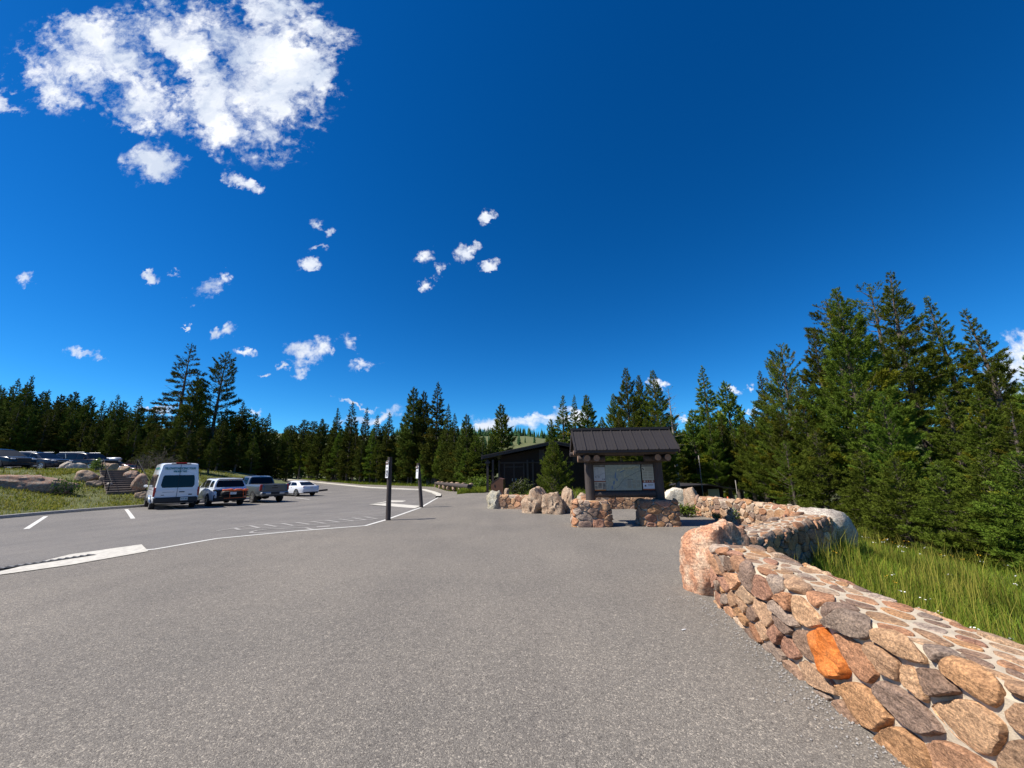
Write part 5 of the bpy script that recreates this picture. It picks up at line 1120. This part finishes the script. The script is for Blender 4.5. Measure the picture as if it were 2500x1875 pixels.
def build_trees():
    rng = random.Random(11)
    # --- right hand stand
    g = 'tall trees beyond the right wall'
    tree_at('pine_near', 2041, 709, 19.0, 'broad bushy green pine, tallest of the front row right of the wall', g, 1.0)
    tree_at('pine_old', 2014, 738, 25.5, 'grey green old pine with thin top behind the broad bushy pine', g, 1.0)
    tree_at('pine_old', 2124, 700, 27, 'flat topped old pine with bare lower limbs left of the tallest spruce', g, 1.15)
    tree_at('spruce_near', 2190, 665, 23, 'tallest spruce tree with a pointed top on the right', g, 1.15)
    tree_at('spruce_near', 2266, 725, 25, 'spruce tree with rounded shoulder directly right of the tallest spruce', g, 1.1)
    tree_at('spruce_near', 2342, 761, 18.5, 'leaning looking spruce with a wide skirt in front of the white cloud', g, 1.0)
    tree_at('spruce_near', 2515, 850, 15.5, 'dark tree cut by the right edge of the photograph', g, .9)
    tree_at('pine_yellow', 1908, 848, 24, 'sparse pine with knobbly shoots and yellowing lower needles', g, 1.0)
    tree_at('pine_yellow', 1884, 875, 26.5, 'second sparse pine close to the left of the yellowing pine', g, .8, rz=2.0)
    tree_at('pine_near2', 1985, 806, 23, 'dense green pine between the yellowing pine and the broad bushy pine', g, .9)
    tree_at('spruce_near', 1848, 910, 36, 'slim pointed tree left of the yellowing pine', g, 1.0)
    tree_at('spruce_far2', 1714, 900, 52, 'tall narrow pointed tree right of the kiosk far behind', g, 1.1)
    tree_at('pine_far', 1767, 937, 48, 'rounded narrow pine right of the tall narrow pointed tree', g, 1.0)
    tree_at('spruce_far', 1800, 991, 50, 'low pointed tree between the rounded pine and the slim tree', g, 1.0)
    lab = 'young green pine filling the gap below the tall right hand trees'; g2 = 'young pines under the right hand trees'
    for u, v, y, k, w in ((1950, 940, 21, 'pine_near2', 1), (2150, 960, 16, 'pine_near', 1.1), (2300, 960, 15.5, 'pine_near2', 1.15), (2390, 960, 14.0, 'pine_near', 1.1), (2470, 980, 13.0, 'spruce_near', 1.1), (2290, 1130, 12.6, 'fir_young', 1.0), (2395, 1120, 11.4, 'fir_young', 1.1), (2480, 1110, 10.4, 'fir_young', 1.1), (2180, 1120, 14.5, 'fir_young', 1.1), (2100, 1110, 16.5, 'fir_young', 1.1), (2560, 1050, 11, 'spruce_near', 1.1), (1990, 1050, 19.5, 'fir_young', 1.0), (2440, 1020, 17, 'pine_near2', 1.1), (2420, 880, 21, 'pine_near2', 1.0)):
        tree_at(k, u, v, y, lab, g2, w)
    lab = 'green pine in the thicket between kiosk and the sparse pine'; g3 = 'pines in the thicket right of the kiosk'
    for u, v, y, k in ((1640, 1015, 42, 'pine_near2'), (1668, 1055, 44, 'pine_near'), (1690, 1003, 43, 'pine_far2'), (1730, 1010, 42, 'pine_near2'), (1760, 1020, 43, 'pine_near'), (1790, 1045, 44, 'pine_near2'), (1815, 1020, 36, 'pine_near2'), (1840, 1000, 30, 'pine_near'), (1870, 985, 27, 'pine_near2'), (1700, 1070, 50, 'spruce_far'), (1610, 1090, 24.5, 'pine_near'), (1655, 1100, 41, 'pine_near2'), (1900, 1010, 22, 'pine_near'), (1830, 1060, 50, 'spruce_far3'), (1745, 1060, 64, 'spruce_far'), (1770, 1060, 62, 'spruce_far2'), (1880, 1050, 40, 'pine_far2'), (1920, 1080, 21, 'pine_yellow')):
        tree_at(k, u, v, y, lab, g3, 1.05)
    # --- behind the kiosk and the building
    g4 = 'trees behind the kiosk'
    tree_at('pine_near', 1496, 964, 31, 'pointed pine left of the tallest pine behind the kiosk roof', g4, .9)
    tree_at('pine_near2', 1528, 902, 29, 'tallest pine with upright shoots right above the kiosk roof', g4, 1.0)
    tree_at('pine_near', 1560, 919, 31, 'narrow pine squeezed between the two tallest pines above the kiosk', g4, .8)
    tree_at('pine_near2', 1592, 908, 28, 'second tallest pine above the right half of the kiosk roof', g4, 1.05, rz=1.0)
    tree_at('dead_snag', 1630, 950, 27, 'nearly bare dead tree with drooping twigs right of the kiosk roof', g4, 1.0)
    for u, v, y, k in ((1470, 1020, 33, 'pine_near'), (1510, 1010, 25, 'pine_near2'), (1575, 1020, 25, 'pine_near'), (1545, 1010, 27, 'pine_near'), (1610, 1010, 26, 'pine_near2')):
        tree_at(k, u, v, y, 'lower dense pine directly behind the kiosk roof', 'low pines behind the kiosk')
    tree_at('spruce_far', 1375, 968, 50, 'broad conifer with stepped outline above the building ridge', g4, 1.1)
    tree_at('spruce_far2', 1402, 969, 53, 'slim conifer in the middle of the three above the building ridge', g4, .75)
    tree_at('pine_far2', 1433, 968, 51, 'dark conifer nearest the kiosk of the three above the building ridge', g4, .95)
    tree_at('pine_far2', 1344, 1026, 48, 'short pine rising just over the roof of the building', g4, .8)
    tree_at('pine_far2', 1220, 990, 54, 'tall double topped conifer over the left end of the building roof', g4, 1.1)
    tree_at('pine_young', 1347, 1082, 21.2, 'small green pine in front of the dark building wall', None, 1.15)
    # --- along the far edge of the lot
    wk = sorted(((p.x / p.y, p.y) for p in WALK))
    def wy(u):
        d = ray(u, 1180); return float(np.interp(d.x / d.y, [a for a, _ in wk], [b for _, b in wk]))
    g5 = 'conifers along the far edge of the parking lot'
    for u, v, k, w, lab in ((1070, 938, 'spruce_far2', 1.05, 'tallest pointed conifer above the leaning sign post'), (1008, 950, 'pine_far2', 1.05, 'broad full conifer left of the tallest conifer over the sign posts'), (1033, 959, 'pine_far2', .85, 'conifer between the broad one and the tallest one over the sign posts'),
        (1095, 991, 'spruce_far2', .8, 'slim conifer touching the right side of the tallest one'), (1110, 1013, 'spruce_far2', .8, 'dark short conifer right of the slim one over the log barrier'), (1137, 1015, 'pine_far2', .9, 'double topped conifer over the middle of the log barrier'),
        (826, 998, 'spruce_far3', .9, 'broad dark pyramid conifer left of the nearest sign post'), (861, 985, 'spruce_far2', 1.0, 'tall conifer right of the broad dark pyramid'), (897, 998, 'spruce_far2', .75, 'very thin spire conifer left of the nearest sign'), (923, 1016, 'spruce_far2', .9, 'pointed conifer directly left above the nearest sign'), (951, 1010, 'spruce_far2', .9, 'pointed conifer directly over the nearest sign'),
        (788, 1025, 'pine_far2', .8, 'lumpy topped pine left of the broad dark pyramid'), (744, 1028, 'pine_pole', 1.2, 'thin topped pine over the white sedan'), (766, 1031, 'pine_pole', 1.1, 'second thin topped pine over the white sedan')):
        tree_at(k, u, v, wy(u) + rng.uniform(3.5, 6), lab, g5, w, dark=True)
    lab = 'conifer in the dense row behind the far walkway'
    for row, (dy, n, vb) in enumerate(((2.6, 34, 1062), (5.5, 34, 1048), (9, 30, 1046))):
        for i in range(n):
            u = 690 + (1205 - 690) * (i + rng.uniform(.1, .9)) / n; v = vb + rng.uniform(-14, 34) + (18 if u > 1140 else 0)
            tree_at(rng.choice(['pine_far2', 'pine_far', 'spruce_far2', 'pine_pole', 'spruce_far'] if row else ['pine_far2', 'spruce_far', 'spruce_far2', 'pine_far2']), u, v, wy(u) + dy + rng.uniform(0, 2), lab, g5, rng.uniform(.8, 1.1), dark=rng.random() < .6)
    # --- forest behind the upper lot
    g6 = 'conifers in the forest behind the upper lot'
    sky = [(0, 932), (60, 936), (85, 925), (110, 945), (160, 950), (205, 953), (240, 970), (284, 972), (345, 985), (400, 995), (470, 1000), (600, 990), (625, 1012), (660, 1018), (690, 1052), (730, 1060)]
    su = [a for a, _ in sky]; sv = [b for _, b in sky]
    tree_at('dead_top', 474, 840, 56, 'tall leaning tree with bare dead top above the van', g6, 1.0, True, rz=2.6)
    tree_at('tall_pine', 548, 866, 58, 'tall open pine right of the dead topped tree', g6, 1.0, True, rz=.5)
    tree_at('pine_far2', 482, 925, 53, 'bushy dark pine between the two tall trees above the van', g6, 1.0, True)
    tree_at('spruce_far3', -12, 862, 46, 'big dark tree cut by the left edge of the photograph', g6, 1.0, True)
    for u, v, k in ((85, 922, 'spruce_far3'), (45, 930, 'spruce_far2'), (284, 966, 'spruce_far3'), (345, 972, 'spruce_far2'), (595, 984, 'spruce_far2'), (622, 1011, 'pine_far2'), (658, 1013, 'spruce_far2')):
        tree_at(k, u, v, 62, 'pointed conifer standing out above the forest skyline on the left', g6, .9, True)
    lab = 'dark conifer inside the dense forest behind the upper lot'
    for row, (y0, n, dv) in enumerate(((57, 30, 46), (63, 34, 22), (70, 36, 2))):
        for i in range(n):
            u = -60 + (720 + 60) * (i + rng.uniform(.1, .9)) / n
            if row == 0 and u > 620: continue
            y = y0 + rng.uniform(-2, 2) + (6 if u > 600 else 0); v = float(np.interp(u, su, sv)) + dv + rng.uniform(2, 22)
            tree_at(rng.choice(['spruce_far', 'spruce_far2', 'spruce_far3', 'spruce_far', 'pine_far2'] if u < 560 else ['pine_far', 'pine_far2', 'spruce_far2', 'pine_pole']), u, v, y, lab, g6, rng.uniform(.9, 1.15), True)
    for u, v, y in ((440, 1030, 45), (400, 1050, 44.5), (500, 1040, 46), (545, 1030, 48), (585, 1060, 49), (620, 1070, 56), (468, 1060, 42), (520, 1075, 43), (372, 1065, 47), (655, 1080, 62)):
        tree_at('pine_far2', u, v, y, 'green pine standing in front of the forest behind the parked cars', 'pines behind the parked cars', 1.0, True)
build_trees()
def far_wood():
    rng = np.random.default_rng(5); V = []; T = []; C = []
    def one(x, y, h):
        z = H(x, y); w = h * rng.uniform(.14, .2); c = np.array([.8, 1, .9]) * rng.uniform(.7, 1.2)
        for k in range(5):
            zb = z + h * (.02 + .18 * k); zt = min(z + h, zb + h * .36); r = w * (1 - .19 * k); o = len(V); m = 7; a0 = rng.uniform(0, 6)
            for j in range(m): q = r * rng.uniform(.7, 1.25); V.append((x + q * math.cos(a0 + j * 6.283 / m), y + q * math.sin(a0 + j * 6.283 / m), zb - rng.uniform(0, .05) * h)); C.append(c)
            V.append((x, y, zt)); C.append(c)
            for j in range(m): T.append((o + j, o + (j + 1) % m, o + m))
    for _ in range(3800):
        az = rng.uniform(-.30, .62); r = rng.choice([rng.uniform(425, 560), rng.uniform(140, 330)], p=[.70, .30]); x, y = r * math.sin(az), r * math.cos(az)
        if r < 400 and noise.noise((x * .02, y * .02, 1)) < .08: continue
        one(x, y, rng.uniform(9, 14) * (1 if r > 400 else .62))
    me = npmesh('distant_woodland', V, T, C); me.materials.append(leaf_mat('distant_needles', (0.040, 0.068, 0.030), trans=.1, var=0))
    tag(link('distant_woodland', me), 'distant conifer woodland along the top of the green meadow hill', 'woodland', kind='stuff')
far_wood()
# ------------------------------------------------------------------ grass, weeds, bushes
def blades(name, pts, hgt, wid, rng, bend=.35, cols=((.8, 1, .7), (1.2, 1.1, .8)), m='grass'):
    n = len(pts); P = np.array(pts); a = rng.uniform(0, 2 * np.pi, n); d = np.c_[np.cos(a), np.sin(a), np.zeros(n)]; s = np.c_[-np.sin(a), np.cos(a), np.zeros(n)]
    h = rng.uniform(*hgt, n)[:, None]; w = rng.uniform(*wid, n)[:, None]; b = rng.uniform(.2, 1.6, n)[:, None] * bend; z = np.array([[0, 0, 1.]])
    m1 = P + z * h * .55 + d * h * b * .28; tip = P + z * h * np.sqrt(np.maximum(.1, 1 - (b * .8) ** 2)) + d * h * b
    V = np.stack([P - s * w / 2, P + s * w / 2, m1 - s * w * .42, m1 + s * w * .42, tip], 1).reshape(-1, 3); o = (np.arange(n) * 5)[:, None]
    T = np.stack([o + [[0, 1, 3]], o + [[0, 3, 2]], o + [[2, 3, 4]]], 1).reshape(-1, 3)
    t = rng.uniform(0, 1, (n, 1)); c = np.array([cols[0]]) * (1 - t) + np.array([cols[1]]) * t; c = c * rng.uniform(.7, 1.3, (n, 1)) * np.array([[.82 + .5 * (noise.noise((p[0] * .9, p[1] * .9, 7)) + .3)] for p in P]); C = np.repeat(c, 5, 0)
    me = npmesh(name, V, T, C); me.materials.append(MT[m]); return link(name, me)
def build_grass():
    rng = np.random.default_rng(3); pts = []
    while len(pts) < 85000:
        y = rng.uniform(-0.5, 19) if rng.uniform() < .35 else rng.uniform(0.5, 9); e = rng.uniform(0.02, 9) if rng.uniform() < .7 else rng.uniform(.02, 3); x = wall_x(y) + e
        if y < 5.6: x = 3.16 + e
        if 5.3 < y < 9.3 and x < 3.5 + (y - 5.6) * 1.05: continue
        if x > .93 * y + 7.5: continue
        if noise.noise((x * .9, y * .9, 0)) < -.35 and rng.uniform() < .7: continue
        pts.append((x, y, H(x, y) - .03))
    o = blades('tall_grass', pts, (.11, .40), (.005, .011), rng, .5, ((.72, 1.0, .7), (1.45, 1.2, .9))); tag(o, 'tall green meadow grass growing on the slope outside the wall', 'grass', kind='stuff')
    pts = [p for p in pts if noise.noise((p[0] * 1.3, p[1] * 1.3, 4)) > .05][:15000]
    o = blades('seed_stalks', pts[::3], (.40, .80), (.006, .011), rng, .3, ((1.6, 1.15, 1.3), (2.0, 1.4, 1.6))); tag(o, 'dry straw coloured seed stalks standing above the green grass', 'grass', kind='stuff')
    for nm, m, n, sz, off, lab in (('white_flowers', 'petal', 50, .013, 0, 'small white wildflower heads scattered in the tall grass'), ('yellow_flowers', 'petaly', 26, .014, 5, 'small yellow wildflower heads low in the tall grass')):
        q = MB(); k = 0
        while k < n:
            y = rng.uniform(2, 12); x = wall_x(y) + rng.uniform(.2, 4.5)
            if 5.3 < y < 9.3 and x < 3.7 + (y - 5.6) * 1.05: continue
            if noise.noise((x * .6, y * .6, off)) < .1: continue
            z = H(x, y) + rng.uniform(.22, .48)
            for _ in range(3): 
                c = Vector((x + rng.normal(0, .03), y + rng.normal(0, .03), z + rng.normal(0, .012))); q.add([c + Vector((sz * math.cos(a), sz * math.sin(a), rng.normal(0, .004))) for a in np.linspace(0, 6.28, 6, endpoint=False)] + [c + Vector((0, 0, -.008))], [(0, 1, 2, 3, 4, 5)] + [(i, 6, (i + 1) % 6) for i in range(6)])
            k += 1
        tag(obj(nm, q, MT[m]), lab, 'flowers', kind='stuff')
    pts = []
    while len(pts) < 52000:
        y = rng.uniform(8, 46); x = -24.3 - rng.uniform(0, 1) ** 1.1 * 12
        if noise.noise((x * .35, y * .35, 2)) < -.12 and rng.uniform() < .65: continue
        if -0.75 * (y) - 3 > x + 6 and False: continue
        # keep the stairs clear
        s = (Vector((x, y)) - Vector(STAIR[:2])); l = s.x * -.81 + s.y * .59; t = s.x * .59 + s.y * .81
        if -.3 < l < 5.2 and abs(t) < 1.0: continue
        pts.append((x, y, H(x, y) - .04))
    o = blades('bank_grass', pts, (.08, .27), (.015, .035), rng, .9, ((.55, .66, .5), (1.75, 1.18, 1.15))); tag(o, 'short patchy green and straw grass covering the bank', 'grass', kind='stuff')
    pts = []
    W2 = [Vector(p) for p in WALK]
    for a, b in zip(W2, W2[1:]):
        n = int((b - a).length * 130)
        for _ in range(n):
            p = a.lerp(b, rng.uniform()); dn = Vector((-(b - a).y, (b - a).x, 0)).normalized(); dn = dn if dn.y > 0 else -dn; q = p + dn * (rng.uniform(0, 1) ** 1.5 * 4 - .1); pts.append((q.x, q.y, H(q.x, q.y) - .05))
    for _ in range(5000):
        x, y = rng.uniform(-4.6, -2.4), rng.uniform(32.4, 37); pts.append((x, y, H(x, y) - .05))
    for _ in range(2500):
        x, y = rng.uniform(-.3, 6.6), rng.uniform(19.6, 32); pts.append((x, y, H(x, y) - .05))
    o = blades('verge_grass', pts, (.2, .62), (.02, .04), rng, .5, ((.6, .85, .55), (1.5, 1.2, .9))); tag(o, 'rough grass verge between the far walkway and the trees', 'grass', kind='stuff')
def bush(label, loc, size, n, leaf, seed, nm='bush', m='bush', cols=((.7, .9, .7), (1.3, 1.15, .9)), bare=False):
    rng = np.random.default_rng(seed); t = thing(nm, label, 'bush', loc); q = MB(); V = []; C = []
    for k in range(26):
        a = rng.uniform(0, 6.28); r = rng.uniform(.15, 1); e = Vector((math.cos(a) * r * size[0] / 2, math.sin(a) * r * size[1] / 2, size[2] * (1 - .45 * r * r) * rng.uniform(.7, 1.05))); mid = Vector((e.x * .35, e.y * .35, e.z * .55))
        q.tube([(0, 0, -.1), mid, e], [.016, .010, .004], 4, False)
        for _ in range(9 if bare else 2):
            s = rng.uniform(.3, 1); b = mid.lerp(e, s); q.tube([b, b + Vector(rng.normal(0, .16, 3)) * size[2]], [.007, .003], 3, False)
        for _ in range(n // 26):
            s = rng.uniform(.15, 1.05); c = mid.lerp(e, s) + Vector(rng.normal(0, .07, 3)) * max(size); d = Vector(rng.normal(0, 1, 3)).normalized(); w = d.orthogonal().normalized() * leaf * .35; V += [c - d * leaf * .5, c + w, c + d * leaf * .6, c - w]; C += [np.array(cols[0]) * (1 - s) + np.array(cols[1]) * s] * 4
    obj('stems', q, MT['barkgrey' if not bare else 'bark'], t)
    if V:
        me = npmesh('foliage', [tuple(v) for v in V], np.arange(len(V)).reshape(-1, 4), np.array(C) * rng.uniform(.8, 1.2, (len(C), 1)), quads=True); me.materials.append(MT[m]); link('foliage', me, None, t)
def build_bushes():
    p = at(385, 1150, 31.5); bush('leafless grey brown bush between the stairs and the van', (p.x, 31.5, H(p.x, 31.5)), (4.2, 3.0, 2.1), 300, .06, 1, bare=True, cols=((.9, .8, .7), (1.2, 1, .8)))
    p = at(345, 1150, 33.5); bush('second leafless bush behind the reddish boulder by the stairs', (p.x, 33.5, H(p.x, 33.5)), (3.2, 2.6, 1.9), 150, .06, 2, bare=True)
    p = G(1277, 1219); bush('dark leafy weeds with tall stems in front of the building wall', (p.x, p.y + .8, 0), (1.5, 1.0, 1.15), 900, .09, 3, cols=((.35, .4, .4), (.7, .6, .6)))
    p = G(1256, 1222); bush('second clump of dark weeds nearer the rubbish bin', (p.x, p.y + 1.2, 0), (1.2, .9, 1.0), 600, .09, 13, cols=((.35, .4, .4), (.7, .6, .6)))
    p = G(1678, 1262); bush('low green leafy plant at the foot of the tan end boulder', (p.x - .05, p.y, 0), (1.0, .6, .38), 900, .07, 4, cols=((.7, .8, .6), (1.3, 1.2, .9)))
    p = G(1752, 1271); bush('small weed growing at the foot of the long stone wall', (p.x - .05, p.y - .05, 0), (.4, .3, .28), 260, .05, 5)
    p = G(1807, 1279); bush('grassy tuft at the foot of the long stone wall near its bend', (p.x - .1, p.y - .05, 0), (.3, .25, .45), 200, .05, 6, cols=((1, 1.1, .8), (1.5, 1.4, 1)))
    p = at(1180, 1190, 36); bush('rough green shrub beside the porch of the building', (p.x - .3, 36, 0), (3.0, 2.0, 1.1), 1400, .12, 7, cols=((.8, .9, .7), (1.4, 1.15, .8)))
    p = at(215, 1170, 30); bush('green shrub at the left edge of the stairs', (at(232, 1165, 29.6).x, 29.6, H(at(232, 1165, 29.6).x, 29.6)), (1.0, .9, .9), 800, .07, 8)
    p = G(142, 1205); bush('dark green shrub growing at the right end of the slab rock', (p.x, p.y, p.z - .1), (2.0, 1.5, .9), 1500, .09, 9, cols=((.4, .55, .5), (.8, .9, .7)))
    for u, v, y, lab in ((905, 1168, 0, 'light green bush at the trees left of the nearest sign post'), (1045, 1172, 0, 'light green bush at the trees right of the leaning sign post'), (990, 1165, 0, 'rounded green bush below the trees between both sign posts')):
        q = min(WALK, key=lambda w: abs(w.x / w.y - ray(u, v).x / ray(u, v).y)); yy = q.y + 3.2; p = at(u, v, yy); bush(lab, (p.x, yy, H(p.x, yy)), (3.6, 2.6, 2.6), 2600, .17, u, cols=((.6, .8, .6), (1.2, 1.1, .7)))
build_grass(); build_bushes()
def build_gravel():
    rng = np.random.default_rng(9); q = MB()
    for k in range(700):
        y = rng.uniform(1.2, 5.6); x = np.interp(y, [0, 2, 3, 4, 5, 5.6], [2.18, 2.18, 2.24, 2.36, 2.52, 2.4]) - abs(rng.normal(0, .16)); s = rng.uniform(.004, .011); c = Vector((x, y, H(x, y) + .011 + s * .4))
        q.add([c + Vector(v) * s * rng.uniform(.7, 1.3) for v in ((1, 0, 0), (0, 1, 0), (-1, 0, 0), (0, -1, 0), (0, 0, .8), (0, 0, -.6))], [(0, 1, 4), (1, 2, 4), (2, 3, 4), (3, 0, 4), (1, 0, 5), (2, 1, 5), (3, 2, 5), (0, 3, 5)])
    tag(obj('loose_gravel', q, MT['concrete']), 'loose pale gravel lying on the paving along the foreground wall foot', 'gravel', kind='stuff')
    g = G(1670, 1541); q = MB(); q.box((0, 0, .004), (.045, .012, .004), Matrix.Rotation(.3, 3, 'Z')); tag(obj('paper_scrap', q, MT['signwhite'], None, False, (g.x, g.y, g.z + .012)), 'tiny white scrap of litter lying alone on the plaza paving', 'litter')
build_gravel()
